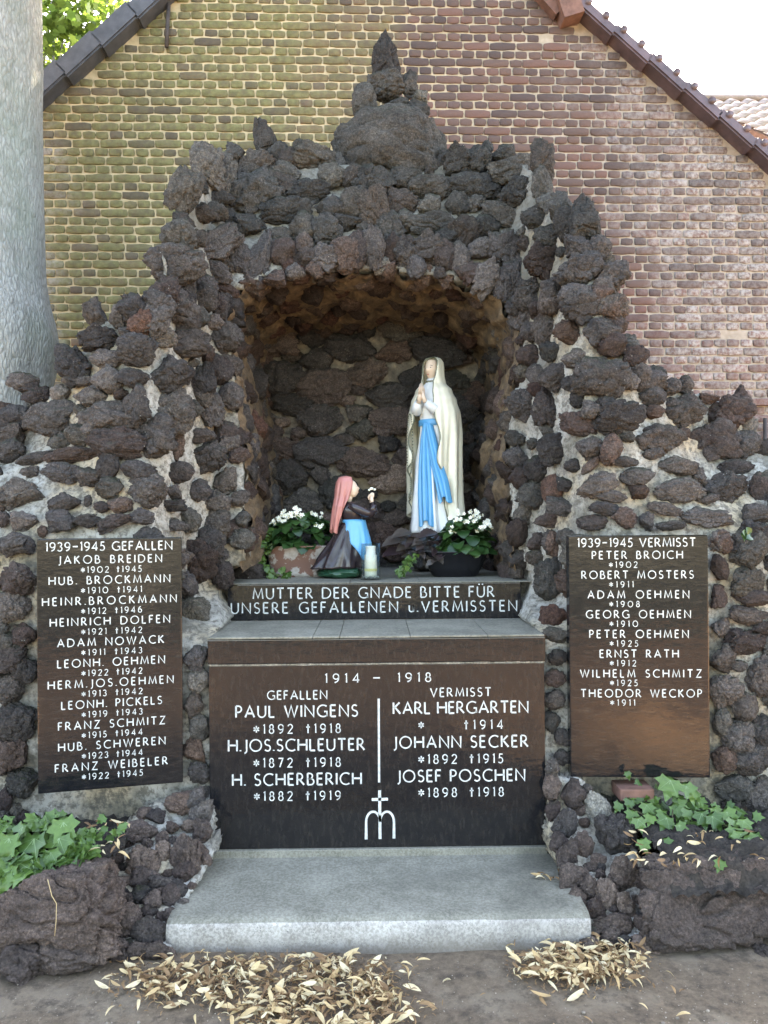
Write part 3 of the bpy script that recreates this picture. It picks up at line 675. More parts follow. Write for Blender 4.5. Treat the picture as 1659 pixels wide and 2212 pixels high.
for u, v, a, b, ang, st in views():
    p = PF(u, v); s = scale_at(p.y)
    mt = 'lava_dark' if v < 520 else 'lava'
    if rr.random() < 0.10 and v > 520: mt = 'lava_red'
    up = v < 300
    k = 1.24 if v < 700 else (1.20 if v < 980 else 1.10)
    stone(p + Vector((0, 0.0 if not up else 0.04, 0)), a / s * k, b / s * k, ang, st, mt, area=a * b)
    COVER.append((u, v, a, b))
# the great boulder below the spire
boulder = rock_mesh(5, 'd', 6, 'lava_dark')
p = PF(842, 312); s = scale_at(p.y)
STONES.append((1e6, boulder, p + Vector((0, 0.10, -0.02)), Matrix.Identity(3), (130 / s, 0.24, 104 / s)))
COVER.append((842, 312, 120, 90))
# strips beside the plaques (photo pixels)
LS = [(40,1250,40,35),(22,1312,40,33),(55,1372,28,26),(22,1425,36,30),(52,1448,26,28),(20,1492,30,34),(35,1560,44,40),(25,1632,32,38),(45,1692,34,30),(8,1725,20,24),(62,1180,14,18),
 (425,1210,46,46),(452,1285,36,40),(420,1322,36,33),(428,1372,30,30),(420,1422,24,28),(430,1470,24,26),(418,1522,22,30),(432,1572,22,28),(418,1622,22,30),(430,1668,22,26),(480,1240,26,34),(470,1330,22,24),
 (1195,1175,16,28),(1192,1250,40,45),(1196,1335,30,28),(1198,1372,26,16),(1204,1420,20,18),(1198,1464,22,20),(1198,1512,22,22),(1192,1560,18,24),(1214,1592,16,20),(1214,1635,18,18),(1192,1670,18,20),
 (1212,1712,20,24),(1240,1715,26,24),(1560,1170,26,26),(1618,1186,44,46),(1616,1256,38,32),(1624,1293,42,20),(1612,1330,42,20),(1644,1356,24,14),(1612,1386,48,28),(1560,1420,28,32),(1645,1464,32,46),
 (1570,1492,36,36),(1608,1526,30,30),(1594,1588,36,36),(1645,1585,26,40),(1566,1640,26,28),(1620,1642,44,36),(1588,1702,46,28),(1636,1716,26,40),(1560,1560,20,30),(1556,1355,20,22),(1556,1290,18,26),(1555,1225,18,28)]
for u, v, a, b in LS:
    p = PF(u, v); s = scale_at(p.y); mt = rr.choice(['lava', 'lava', 'lava_dark', 'lava_red'])
    stone(p + Vector((0, 0.0, 0)), a / s * 1.1, b / s * 1.1, rr.uniform(-15, 15), 'r' if rr.random() < .7 else 'a', mt, area=a * b); COVER.append((u, v, a, b))
# stones filling what is left, small ones first of all where mortar would show too widely
def free(u, v, r, k=0.8):
    for a, b, c, d in COVER:
        if ((u - a) / (c * k + r)) ** 2 + ((v - b) / (d * k + r)) ** 2 < 1: return False
    return True
OFFP = [(70, 1155, 400, 1725), (1222, 1145, 1545, 1700), (95, 1700, 330, 1900)]
PATCH = [(-330, 985, 430, 1170), (1185, 985, 2000, 1170), (500, 470, 660, 525), (950, 440, 1090, 500), (1060, 360, 1110, 440)]
fr = random.Random(5)
for r in (34, 26, 19, 14):
    for _ in range(2600 if r > 15 else 1600):
        u, v = fr.uniform(-330, 1990), fr.uniform(560, 1880)
        if fr.random() < 0.35: v = fr.uniform(330, 900)
        if not inside(SIL, u, v) or inside(HOLE, u, v): continue
        if any(a - r < u < c + r and b - r < v < d + r for a, b, c, d in OFFP): continue
        if r < 18 and any(a < u < c and b < v < d for a, b, c, d in PATCH): continue
        if min(u - 445, 1190 - u) > 0 and v > 1255: continue
        if not free(u, v, r * 0.8): continue
        p = PF(u, v); s = scale_at(p.y); a, b = r * fr.uniform(0.9, 1.35), r * fr.uniform(0.8, 1.1)
        stone(p + Vector((0, 0.01, 0)), a / s * 1.1, b / s * 1.1, fr.uniform(-40, 40), fr.choice('rra'), fr.choice(['lava', 'lava_dark', 'lava_dark', 'lava', 'lava_red']) if v > 500 else 'lava_dark', area=a * b)
        COVER.append((u, v, a, b))
# crest stones along the outline keep it ragged
for i in range(len(SIL) - 4):
    a, b = SIL[i], SIL[i + 1]; n = max(1, int(math.hypot(b[0] - a[0], b[1] - a[1]) / 40))
    for k in range(n):
        u, v = a[0] + (b[0] - a[0]) * k / n, a[1] + (b[1] - a[1]) * k / n
        if free(u, v, 6, 0.7):
            p = PF(u, v); s = scale_at(p.y); q = fr.uniform(22, 36)
            stone(p + Vector((0, 0.06, 0)), q / s, q * fr.uniform(.8, 1.3) / s, fr.uniform(-30, 30), 'a', 'lava_dark', area=q * q); COVER.append((u, v, q, q))
    for k in range(n * 2):                    # further back, giving the crest depth
        t = fr.random(); p = PF(a[0] + (b[0] - a[0]) * t, a[1] + (b[1] - a[1]) * t)
        w = fr.uniform(0.09, 0.17); stone(p + Vector((0, fr.uniform(0.25, 1.3), -0.06)), w, w * fr.uniform(.7, 1), fr.uniform(-30, 30), 'a', 'lava_dark', area=10)
# niche back wall, jambs and vault
def niche_stones():
    cov = []
    hand = [(640,300,90,45),(560,100,80,40)]
    for r in (0.13, 0.10, 0.075, 0.05):
        for _ in range(900):
            x, z = fr.uniform(-1.0, 1.0), fr.uniform(1.2, 2.9)
            a, b = r * fr.uniform(1.0, 1.5), r * fr.uniform(0.7, 1.0)
            if any(((x - c[0]) / (a + c[2])) ** 2 + ((z - c[1]) / (b + c[3])) ** 2 < 0.62 for c in cov): continue
            cov.append((x, z, a, b))
            stone(Vector((x, NB - 0.045, z)), a * 1.08, b * 1.08, fr.uniform(-14, 14), fr.choice('rra'), fr.choice(['lava', 'niche_stone', 'niche_stone', 'lava_dark']), ry=min(a, b) * 0.75, area=a * b * 90000)
    # jambs and vault
    cov = []
    n = len(VPATH)
    for r in (0.10, 0.075, 0.055, 0.04):
        for _ in range(1500):
            i = fr.randrange(n); t = fr.uniform(0.02, 0.98); p = VPATH[i]
            y = p.y + 0.03 + (NB - p.y) * t; c = Vector((-0.02, 0, 1.9)); s = 0.985 - 0.05 * t
            q = Vector((c.x + (p.x - c.x) * s, y, c.z + (p.z - c.z) * (s - (0.05 * t if p.z > 2.2 else 0))))
            top = p.z > 2.45 and abs(p.x) < 0.75
            if top and r > 0.08: continue
            a = r * fr.uniform(0.9, 1.3)
            if any((q - c2).length < (a + b2) * (0.86 if not top else 1.0) for c2, b2 in cov): continue
            cov.append((q, a))
            out = (q - Vector((c.x, q.y, c.z))).normalized()
            stone(q + out * a * (0.60 if not top else 0.4), a, a * fr.uniform(.8, 1.1), fr.uniform(-40, 40), fr.choice('rra'), 'lava_red' if top or fr.random() < .4 else 'lava', ry=a * fr.uniform(.9, 1.2), area=a * a * 90000 * 0.6)
niche_stones()
def corner_stones():                            # the turn from the front into the niche
    pts = [(q[2], max(q[4][0], q[4][2])) for q in STONES if 0.65 < abs(q[2].x) < 1.2]
    for r in (.085, .065, .048):
        for _ in range(900):
            x = fr.choice((-1, 1)) * fr.uniform(.72, 1.12) - .02; z = fr.uniform(1.28, 2.9); q = Vector((x, Yf(x, z), z))
            d = RC.inverted() @ (q - CAM); u = 829.5 - d.x / d.z * FPX; v = 1106 + d.y / d.z * FPX
            if inside(HOLE, u, v) or not inside(SIL, u, v): continue
            if any((q - c).length < (r + b) * .80 for c, b in pts): continue
            pts.append((q, r)); stone(q, r * fr.uniform(.9, 1.2), r * fr.uniform(.9, 1.3), fr.uniform(-40, 40), fr.choice('ra'), fr.choice(['lava', 'lava_dark', 'lava_red']), ry=r * .9, area=r * r * 180000 * .8)
corner_stones()
# the flanks beside the step come forward towards the viewer
def YL(v): return -0.02 - 0.56 * max(0.0, min(1.0, (v - 1740) / 320))
def PL(u, v): return P(u, v, YL(v))
FL = [(255, 1800), (330, 1745), (452, 1725), (452, 1862), (362, 2010), (360, 2085), (235, 2090), (230, 1900)]
FR = [(1182, 1690), (1260, 1690), (1345, 1790), (1390, 1870), (1400, 2060), (1275, 2060), (1275, 1990), (1196, 1850)]
px_sheet('flank_mortar', FL, None, PL, lambda c: max(c.y, 0.06), M['mortar'], 7, 0.02)
px_sheet('flank_mortar', FR, None, PL, lambda c: max(c.y, 0.1), M['mortar'], 7, 0.02)
def flank():
    E = [(1190,340,110,80),(920,520,92,72),(1010,420,58,50),(1120,490,42,40),(1050,560,40,42),(930,715,102,105),(1055,660,48,85),(1205,700,95,160),(1060,860,92,50),(985,965,66,66),
         (1110,940,58,80),(800,1120,105,125),(975,1170,112,95),(1230,480,60,40),(830,960,40,40),(1000,1290,80,50),(1300,400,70,95),(1315,530,60,90),(1275,650,70,80),(1200,780,75,75),(1150,900,60,75),(1260,300,60,60)]
    F = [(170,120,50,70),(310,290,82,95),(250,530,78,130,-12,'r','pale'),(495,420,80,140,25,'r','pale'),(620,590,130,165,20),(390,660,58,100),(270,720,72,125),(420,970,60,115),(660,880,105,140),
         (540,1010,84,120),(690,1085,66,110),(590,1200,125,72),(360,860,60,70),(480,760,50,50),(520,1230,70,60),(165,240,60,90),(170,420,50,80),(215,640,70,80),(290,870,70,90),(330,1010,60,80)]
    for L, ox, oy, k in ((E, 0, 1624, .3333), (F, 1140.5, 1624, .3125)):
        for t in L:
            u, v, a, b = ox + t[0] * k, oy + t[1] * k, t[2] * k, t[3] * k; p = PL(u, v); s = scale_at(p.y); COVER.append((u, v, a, b))
            stone(p + Vector((0, 0.0, 0)), a / s * 1.15, b / s * 1.15, t[4] if len(t) > 4 else rr.uniform(-10, 10), 'r', 'pale_stone' if len(t) > 6 and t[6] == 'pale' and k < .32 and t[0] > 400 else rr.choice(['lava', 'lava_block', 'lava_block']), area=a * b)
flank()
def flank_fill():
    for poly in (FL, FR):
        for r in (20, 14, 10):
            for _ in range(160):
                u, v = fr.uniform(min(q[0] for q in poly), max(q[0] for q in poly)), fr.uniform(min(q[1] for q in poly), max(q[1] for q in poly))
                if not inside(poly, u, v) or not free(u, v, r * .6, .75): continue
                p = PL(u, v); s = scale_at(p.y); a, b = r * fr.uniform(1.0, 1.5), r * fr.uniform(.9, 1.3); COVER.append((u, v, a, b))
                stone(p + Vector((0, .02, 0)), a / s * 1.15, b / s * 1.15, fr.uniform(-40, 40), 'r', fr.choice(['lava', 'lava_block', 'lava_block']), area=a * b)
flank_fill()
def place_stones():
    STONES[:] = [t for t in STONES if not (t[2].y < 0.72 and 1.05 < t[2].z < 1.30 and abs(t[2].x + 0.035) - t[4][0] * 0.8 < 0.745)]
    STONES.sort(key=lambda t: -t[0]); mb_v, mb_f = [], []
    for area, me, p, rot, sc in STONES[:300]:
        o = put('stone', me, grotto); o.matrix_local = Matrix.Translation(p - GO) @ rot.to_4x4() @ Matrix.Diagonal((*sc, 1))
    # the smaller rest, joined: a reduced version of the same shapes
    small = {}
    for area, me, p, rot, sc in STONES[300:]:
        if me.name not in small:
            st = 'r'; small[me.name] = me
    groups = {}
    for t in STONES[300:]: groups.setdefault(t[1].materials[0].name, []).append(t)
    low = [rock_mesh(300 + i, 'ra'[i % 2], 4) for i in range(8)]
    data = [([v.co.copy() for v in m.vertices], [tuple(q.vertices) for q in m.polygons]) for m in low]
    for mn, L in groups.items():
        mb = MB()
        for i, (area, me, p, rot, sc) in enumerate(L):
            vs, fs = data[(i * 5 + 3) % 8]; m = Matrix.Translation(p - GO) @ rot.to_4x4() @ Matrix.Diagonal((*sc, 1))
            mb.add([m @ q for q in vs], fs)
        tag(mb.build('small_stones', L[0][1].materials[0], grotto), kind='stuff')
place_stones()

# ------------------------------------------------------------------ step, slab and shelf
def solid_stone():
    a = P(453, 1845, 0.0); b = P(1180, 1845, 0.0); top = P(815, 1377, 0.0).z; jz = P(815, 1432, 0.0).z; bz = P(815, 1838, 0.0).z
    s0, s1 = PG(358, 1992, 0.115), PG(1280, 1985, 0.115)
    st = empty('step', ((s0.x + s1.x) / 2, s0.y, 0), 0, 'worn grey concrete step in front of the wide granite slab', 'step')
    o = Vector(st.location)
    def bx(name, p, q, mat, par, base, r=0.01): return bevelled_box(name, Vector(p) - base, Vector(q) - base, mat, par, r, 3)
    # step block: pitted front, worn green-grey top sheet
    bm = bmesh.new(); nx, ny = 60, 24
    W0, W1 = s0.x, s1.x; grid = []
    prof = [(-0.0, -0.03), (0.0, 0.085), (0.008, 0.103), (0.028, 0.113)] + [(0.06 + 0.56 * i / ny, 0.115) for i in range(ny + 1)]
    for y, z in prof:
        row = []
        for i in range(nx + 1):
            x = W0 + (W1 - W0) * i / nx
            d = 0.005 * fbm((x * 6, y * 6, z * 9)); chip = 0.012 * max(0, fbm((x * 9, 2, z * 5)) - 0.35) if y < 0.04 else 0
            row.append(bm.verts.new((x - o.x, s0.y + y + chip - o.y + (d if z < .1 else 0), z + (d * 0.5 if z > .1 else 0) - chip)))
        grid.append(row)
    for j in range(len(grid) - 1):
        for i in range(nx): bm.faces.new((grid[j][i], grid[j][i + 1], grid[j + 1][i + 1], grid[j + 1][i]))
    for side in (0, nx):
        col = [g[side] for g in grid]; f = bm.verts.new((col[-1].co.x, col[-1].co.y, -0.03)); bm.faces.new(col + [f])
    bmesh.ops.recalc_face_normals(bm, faces=bm.faces[:])
    ob = from_bm('tread', bm, M['slab_side'], st); ob.data.materials.append(M['slab'])
    for f in ob.data.polygons:
        if f.normal.z > 0.8: f.material_index = 1
    # main slab
    sb = empty('granite_slab', ((a.x + b.x) / 2, 0.05, 0.115), 0, 'wide polished black granite slab lettered 1914 to 1918 with a cross emblem', 'memorial slab')
    sb['kind'] = 'thing'; so = Vector(sb.location)
    bx('panel', (a.x, 0.004, bz + 0.014), (b.x, 0.12, jz - 0.006), M['granite'], sb, so, 0.004)
    bx('lintel', (a.x - .004, 0.0, jz), (b.x + .004, 0.53, top - 0.004), M['granite'], sb, so, 0.005)
    bx('backing', (a.x + .02, 0.125, 0.0), (b.x - .02, 0.52, jz - 0.004), M['mortar'], sb, so, 0.004)
    bx('base_strip', (a.x - .003, -0.012, 0.11), (b.x + .003, 0.11, bz + 0.012), M['slab'], sb, so, 0.004)
    vs2, n2 = [], 90
    for i in range(n2 + 1):
        x = a.x + (b.x - a.x) * i / n2; w = .003 + .0035 * max(0, fbm((x * 14, 1, 2)) + .2); c_ = jz - .003
        vs2 += [(x - so.x, -.0012 - so.y + .004, c_ - w - so.z), (x - so.x, -.0012 - so.y + .004, c_ + w * .6 - so.z)]
    build('joint_seam', vs2, [(2 * i, 2 * i + 2, 2 * i + 3, 2 * i + 1) for i in range(n2)], M['pale_stone'], sb)
    n = 5; ed = [a.x - 0.002 + (b.x - a.x + 0.004) * t for t in (0, .31, .39, .60, .83, 1)]
    for i in range(n): bx('ledge_tile', (ed[i] + .001, 0.003, top - 0.003), (ed[i + 1] - .001, 0.545, top + 0.006), M['slab'], sb, so, 0.003)
    # shelf block
    Ys = 0.545; c0 = P(492, 1300, Ys); c1 = P(1126, 1300, Ys); zb = top + 0.007; zt = P(812, 1258, Ys).z
    sh = empty('shelf', ((c0.x + c1.x) / 2, 1.0, zb), 0, 'dark stone shelf with a two-line prayer in the mouth of the grotto', 'shelf')
    ho = Vector(sh.location)
    bx('front_panel', (c0.x, Ys, zb), (c1.x, Ys + .12, zt - 0.006), M['granite'], sh, ho, 0.004)
    bx('core', (c0.x - .1, Ys + .125, zb), (c1.x + .1, NB, zt - 0.006), M['mortar'], sh, ho, 0.004)
    xs = [c0.x - 0.06, c0.x + .27, c0.x + .62, c0.x + .98, c0.x + 1.29, c1.x + 0.06]
    for i in range(5):
        for j, (ya, yb) in enumerate(((Ys - .002, Ys + .42), (Ys + .423, NB))):
            bx('shelf_tile', (xs[i] + .001, ya, zt - 0.005), (xs[i + 1] - .001, yb, zt), M['slab'], sh, ho, 0.002)
    return sb, so, sh, ho, Ys, zt, top
SLAB, SLABO, SHELF, SHELFO, YS, ZT, ZLEDGE = solid_stone()

# ------------------------------------------------------------------ lettering: incised capitals drawn as strokes
def arc(cx, cy, rx, ry, a0, a1, n=14): return [(cx + rx * math.cos(R(a0 + (a1 - a0) * i / n)), cy + ry * math.sin(R(a0 + (a1 - a0) * i / n))) for i in range(n + 1)]
def bowl(x, y0, y1, w):
    r = (y1 - y0) / 2; k = min(r, w); return [(x, y1), (x + w - k, y1)] + arc(x + w - k, y0 + r, k, r, 90, -90)[1:] + [(x, y0)]
S_ = arc(.24, .755, .22, .245, 35, 250, 12)[:-1] + [(.30, .49)] + arc(.23, .255, .25, .255, 62, -145, 12)
G = {
 'A': (.80, [[(0,0),(.40,1),(.80,0)],[(.14,.34),(.66,.34)]]), 'B': (.54, [[(0,0),(0,1)], bowl(0,.53,1,.42), bowl(0,0,.53,.54)]),
 'C': (.78, [arc(.5,.5,.5,.51,52,308,22)]), 'D': (.78, [[(0,0),(0,1)], bowl(0,0,1,.78)]), 'E': (.46, [[(0,0),(0,1)],[(0,1),(.45,1)],[(0,.53),(.40,.53)],[(0,0),(.46,0)]]),
 'F': (.44, [[(0,0),(0,1)],[(0,1),(.44,1)],[(0,.52),(.38,.52)]]), 'G': (.84, [arc(.5,.5,.5,.51,52,318,22),[(.84,.02),(.84,.44),(.60,.44)]]),
 'H': (.74, [[(0,0),(0,1)],[(.74,0),(.74,1)],[(0,.52),(.74,.52)]]), 'I': (.0, [[(0,0),(0,1)]]), 'J': (.24, [[(.24,1),(.24,.06)] + arc(.02,.06,.22,.24,0,-85,6)[1:]]),
 'K': (.60, [[(0,0),(0,1)],[(.54,1),(.03,.5)],[(.13,.58),(.60,0)]]), 'L': (.44, [[(0,1),(0,0)],[(0,0),(.44,0)]]),
 'M': (.94, [[(0,0),(.13,1),(.47,.08),(.81,1),(.94,0)]]), 'N': (.76, [[(0,0),(0,1),(.76,0),(.76,1)]]), 'O': (1.0, [arc(.5,.5,.5,.51,90,450,30)]),
 'P': (.48, [[(0,0),(0,1)], bowl(0,.45,1,.48)]), 'R': (.60, [[(0,0),(0,1)], bowl(0,.47,1,.46),[(.20,.47),(.60,0)]]), 'S': (.48, [S_]),
 'T': (.66, [[(.33,0),(.33,1)],[(0,1),(.66,1)]]), 'U': (.66, [[(0,1),(0,.33)] + arc(.33,.33,.33,.34,180,360,14)[1:-1] + [(.66,.33),(.66,1)]]),
 'V': (.76, [[(0,1),(.38,0),(.76,1)]]), 'W': (1.14, [[(0,1),(.30,0),(.57,1),(.84,0),(1.14,1)]]), 'Z': (.64, [[(.03,1),(.62,1),(0,0),(.64,0)]]),
 '0': (.80, [arc(.4,.5,.4,.5,90,450,26)]), '1': (.12, [[(0,.88),(.12,1),(.12,0)]]), '2': (.50, [arc(.25,.74,.25,.26,165,-30,14) + [(0,0),(.52,0)]]),
 '3': (.46, [arc(.20,.76,.22,.24,150,-80,12), arc(.20,.26,.25,.27,85,-150,14)]), '4': (.60, [[(.44,0),(.44,1),(0,.28),(.60,.28)]]),
 '5': (.46, [[(.44,1),(.10,1),(.06,.58)] + arc(.18,.30,.27,.31,105,-140,14)]), '6': (.54, [[(.40,1)] + arc(.30,.34,.30,.60,115,180,6) + arc(.27,.30,.27,.30,180,540,20)]),
 '7': (.50, [[(0,1),(.50,1),(.14,0)]]), '8': (.48, [arc(.24,.76,.20,.24,-90,270,18), arc(.24,.26,.25,.26,90,450,18)]), '9': (.54, [[(.14,0)] + arc(.24,.66,.30,.60,-65,0,6) + arc(.27,.70,.27,.30,0,360,20)]),
 '*': (.52, [[(.26,.12),(.26,.88)],[(-.05,.32),(.57,.68)],[(-.05,.68),(.57,.32)]]), '+': (.42, [[(.21,-.02),(.21,1)],[(0,.68),(.42,.68)]]),
 '-': (.56, [[(0,.5),(.56,.5)]]), '.': (.0, [[(0,.0),(0,.09)]]), 'u': (.40, [[(0,.62),(0,.22)] + arc(.2,.22,.2,.22,180,360,8)[1:-1] + [(.40,.22),(.40,.62)],[(.4,.62),(.4,0)]]),
 '_': (.78, [[(0,.5),(.78,.5)]]),
}
G['Ü'] = (.66, G['U'][1] + [[(.16,1.16),(.16,1.27)],[(.50,1.16),(.50,1.27)]])
def ribbon(mb, pts, w, fn):
    P2 = [Vector(p) for p in pts]; closed = (P2[0] - P2[-1]).length < 1e-4; n = len(P2); L, Rr = [], []
    for i, p in enumerate(P2):
        a = P2[i - 1] if i else (P2[-2] if closed else None); b = P2[i + 1] if i < n - 1 else (P2[1] if closed else None)
        d1 = (p - a).normalized() if a is not None else None; d2 = (b - p).normalized() if b is not None else None
        d1 = d1 or d2; d2 = d2 or d1
        t = d1 + d2; t = t.normalized() if t.length > 1e-3 else d2; nn = Vector((-t.y, t.x))
        k = min(1 / max(0.35, nn.dot(Vector((-d2.y, d2.x)))), 1.9)
        ww = w * (1.28 if (not closed and i in (0, n - 1)) else 1.0) / 2
        e = 0
        L.append(p + nn * ww * k); Rr.append(p - nn * ww * k)
    vs = [fn(q) for q in L] + [fn(q) for q in Rr]
    mb.add(vs, [(i + n, i + n + 1, i + 1, i) for i in range(n - 1)])
def text_width(s, gap, sp): return sum((sp if c == ' ' else G[c][0] + gap) for c in s) - gap
def inscribe(text, x0, x1, yc, h, fn, parent, name='inscription', weight=0.125, off=0.0):
    """x0, x1, yc, h in metres on the face (x right, y up)"""
    h *= 1 - weight * 0.9; weight *= 1.05; gap, sp = 0.30, 0.52
    ns = sum(1 for i, c in enumerate(text))
    w = text_width(text, gap, sp) * h; k = 1.0
    # adjust the letter spacing, then a little the width, so the line spans x0..x1
    gaps = sum(1 for c in text if c != ' ') - 1 + 2 * text.count(' ')
    if gaps > 0:
        d = (x1 - x0 - w) / (gaps * h); d = max(-0.13, min(0.35, d)); gap += d; sp += 2 * d
        w = text_width(text, gap, sp) * h; k = (x1 - x0) / w
    mb = MB(); x = x0
    for c in text:
        if c == ' ': x += sp * h * k; continue
        gw, st = G[c]
        for s in st:
            ribbon(mb, [(x + px * h * k, yc + (py - 0.5) * h) for px, py in s], weight * h, fn)
        x += (gw + gap) * h * k
    return mb.build(name, M['letter'], parent, smooth=False)

# --- wide slab lettering
def letter_slab():
    sc = scale_at(0.004); F = lambda q: (q.x - SLABO.x, -0.0015 + 0.004 - SLABO.y, q.y - SLABO.z)
    def line(t, u0, u1, v, h, w=0.115):
        p0 = P(u0, v + 0.5 * 0, 0.004); p1 = P(u1, v, 0.004); inscribe(t, p0.x, p1.x, P((u0 + u1) / 2, v, 0.004).z, h / sc, F, SLAB, weight=w)
    for t, u0, u1, v, h in (('1914', 703, 776, 1465, 21), ('_', 806, 830, 1464, 21), ('1918', 860, 930, 1463, 21), ('GEFALLEN', 578, 706, 1501, 20), ('VERMISST', 930, 1060, 1495, 20),
        ('PAUL WINGENS', 510, 772, 1536, 27), ('KARL HERGARTEN', 850, 1140, 1528, 27), ('*1892 +1918', 549, 735, 1574, 21), ('*', 905, 919, 1566, 20), ('+1914', 1003, 1086, 1565, 21),
        ('H.JOS.SCHLEUTER', 494, 787, 1609, 27), ('JOHANN SECKER', 850, 1140, 1602, 27), ('*1872 +1918', 549, 735, 1647, 21), ('*1892 +1915', 905, 1086, 1639, 21),
        ('H. SCHERBERICH', 503, 780, 1683, 27), ('JOSEF POSCHEN', 858, 1133, 1675, 27), ('*1882 +1919', 550, 735, 1719, 21), ('*1898 +1918', 905, 1087, 1711, 21)):
        line(t, u0, u1, v, h)
    def poly(name, strokes, w):
        mb = MB()
        for s in strokes:
            q = [P(u, v, 0.004) for u, v in s]; ribbon(mb, [(p.x, p.z) for p in q], w, F)
        mb.build(name, M['letter'], SLAB, False)
    poly('dividing_line', [[(818, 1509), (819, 1690)]], 0.0075)
    ar = lambda cx: [(cx + 15 * math.cos(R(a)), 1775 - 22 * math.sin(R(a))) for a in range(180, -1, -15)]
    poly('cross_emblem', [[(820, 1707), (821, 1812)], [(803, 1727), (838, 1726)], [(791, 1813)] + ar(806) + [], ar(836) + [(851, 1811)]], 0.010)
letter_slab()
def letter_shelf():
    sc = scale_at(YS); F = lambda q: (q.x - SHELFO.x, YS - 0.0015 - SHELFO.y, q.y - SHELFO.z)
    for t, u0, u1, v in (('MUTTER DER GNADE BITTE FÜR', 547, 1067, 1282), ('UNSERE GEFALLENEN u.VERMISSTEN', 500, 1116, 1313)):
        inscribe(t, P(u0, v, YS).x, P(u1, v, YS).x, P((u0 + u1) / 2, v - 2, YS).z, 24.5 / sc, F, SHELF, weight=0.105)
letter_shelf()
def plaque(corners, lines, label, H=1.07):
    (ul, vtl, vbl), (ur, vtr, vbr) = corners
    dl, dr = FPX * H / (vbl - vtl), FPX * H / (vbr - vtr)
    a = P(ul, (vtl + vbl) / 2, CAM.y + dl); b = P(ur, (vtr + vbr) / 2, CAM.y + dr)
    c = (a + b) / 2; W = (Vector((b.x, b.y)) - Vector((a.x, a.y))).length; ang = math.atan2(b.y - a.y, b.x - a.x)
    e = empty('memorial_plaque', (c.x, c.y + 0.02, c.z - H / 2), ang, label, 'plaque', 'upright memorial plaques')
    bevelled_box('panel', (-W / 2, -0.02, 0), (W / 2, 0.045, H), M['granite_side'], e, 0.005)
    um, vt, vb = (ul + ur) / 2, (vtl + vtr) / 2, (vbl + vbr) / 2
    F = lambda q: (q.x, -0.0216, q.y)
    for t, u0, u1, v, h in lines:
        inscribe(t, (u0 - um) / (ur - ul) * W, (u1 - um) / (ur - ul) * W, H * (1 - (v - vt) / (vb - vt)), h / (vb - vt) * H, F, e, weight=0.12)
    return e
NM = [('JAKOB BREIDEN', 124, 347, '*1902 +1945'), ('HUB. BROCKMANN', 104, 365, '*1910 +1941'), ('HEINR.BROCKMANN', 90, 379, '*1912 +1946'), ('HEINRICH DOLFEN', 106, 364, '*1921 +1942'),
      ('ADAM NOWACK', 121, 350, '*1911 +1943'), ('LEONH. OEHMEN', 121, 352, '*1922 +1942'), ('HERM.JOS.OEHMEN', 101, 371, '*1913 +1942'), ('LEONH. PICKELS', 129, 345, '*1919 +1943'),
      ('FRANZ SCHMITZ', 122, 352, '*1915 +1944'), ('HUB. SCHWEREN', 122, 352, '*1923 +1944'), ('FRANZ WEIBELER', 115, 357, '*1922 +1945')]
L1 = [('1939-1945 GEFALLEN', 98, 370, 1181, 20)]
for i, (n, u0, u1, d) in enumerate(NM): L1 += [(n, u0, u1, 1209 + 44.1 * i, 18), (d, 172, 302, 1231 + 44.1 * i, 14)]
plaque(((78, 1167, 1714), (391.5, 1161, 1688)), L1, 'black granite plaque with eleven names headed 1939-1945 Gefallen')
NR = [('PETER BROICH', 1282, 1477, '*1902', 60), ('ROBERT MOSTERS', 1259, 1500, '*1911', 51), ('ADAM OEHMEN', 1272, 1490, '*1908', 64), ('GEORG OEHMEN', 1268, 1493, '*1910', 60),
      ('PETER OEHMEN', 1275, 1488, '*1925', 60), ('ERNST RATH', 1297, 1466, '*1912', 55), ('WILHELM SCHMITZ', 1254, 1515, '*1925', 58), ('THEODOR WECKOP', 1255, 1515, '*1911', 52)]
L2 = [('1939-1945 VERMISST', 1251, 1505, 1171, 20)]
for i, (n, u0, u1, d, w) in enumerate(NR): L2 += [(n, u0, u1, 1198 + 42.8 * i, 18), (d, 1319, 1319 + w, 1219 + 42.7 * i, 14)]
plaque(((1231, 1153, 1675), (1532.5, 1158, 1685)), L2, 'black granite plaque with eight names headed 1939-1945 Vermisst')

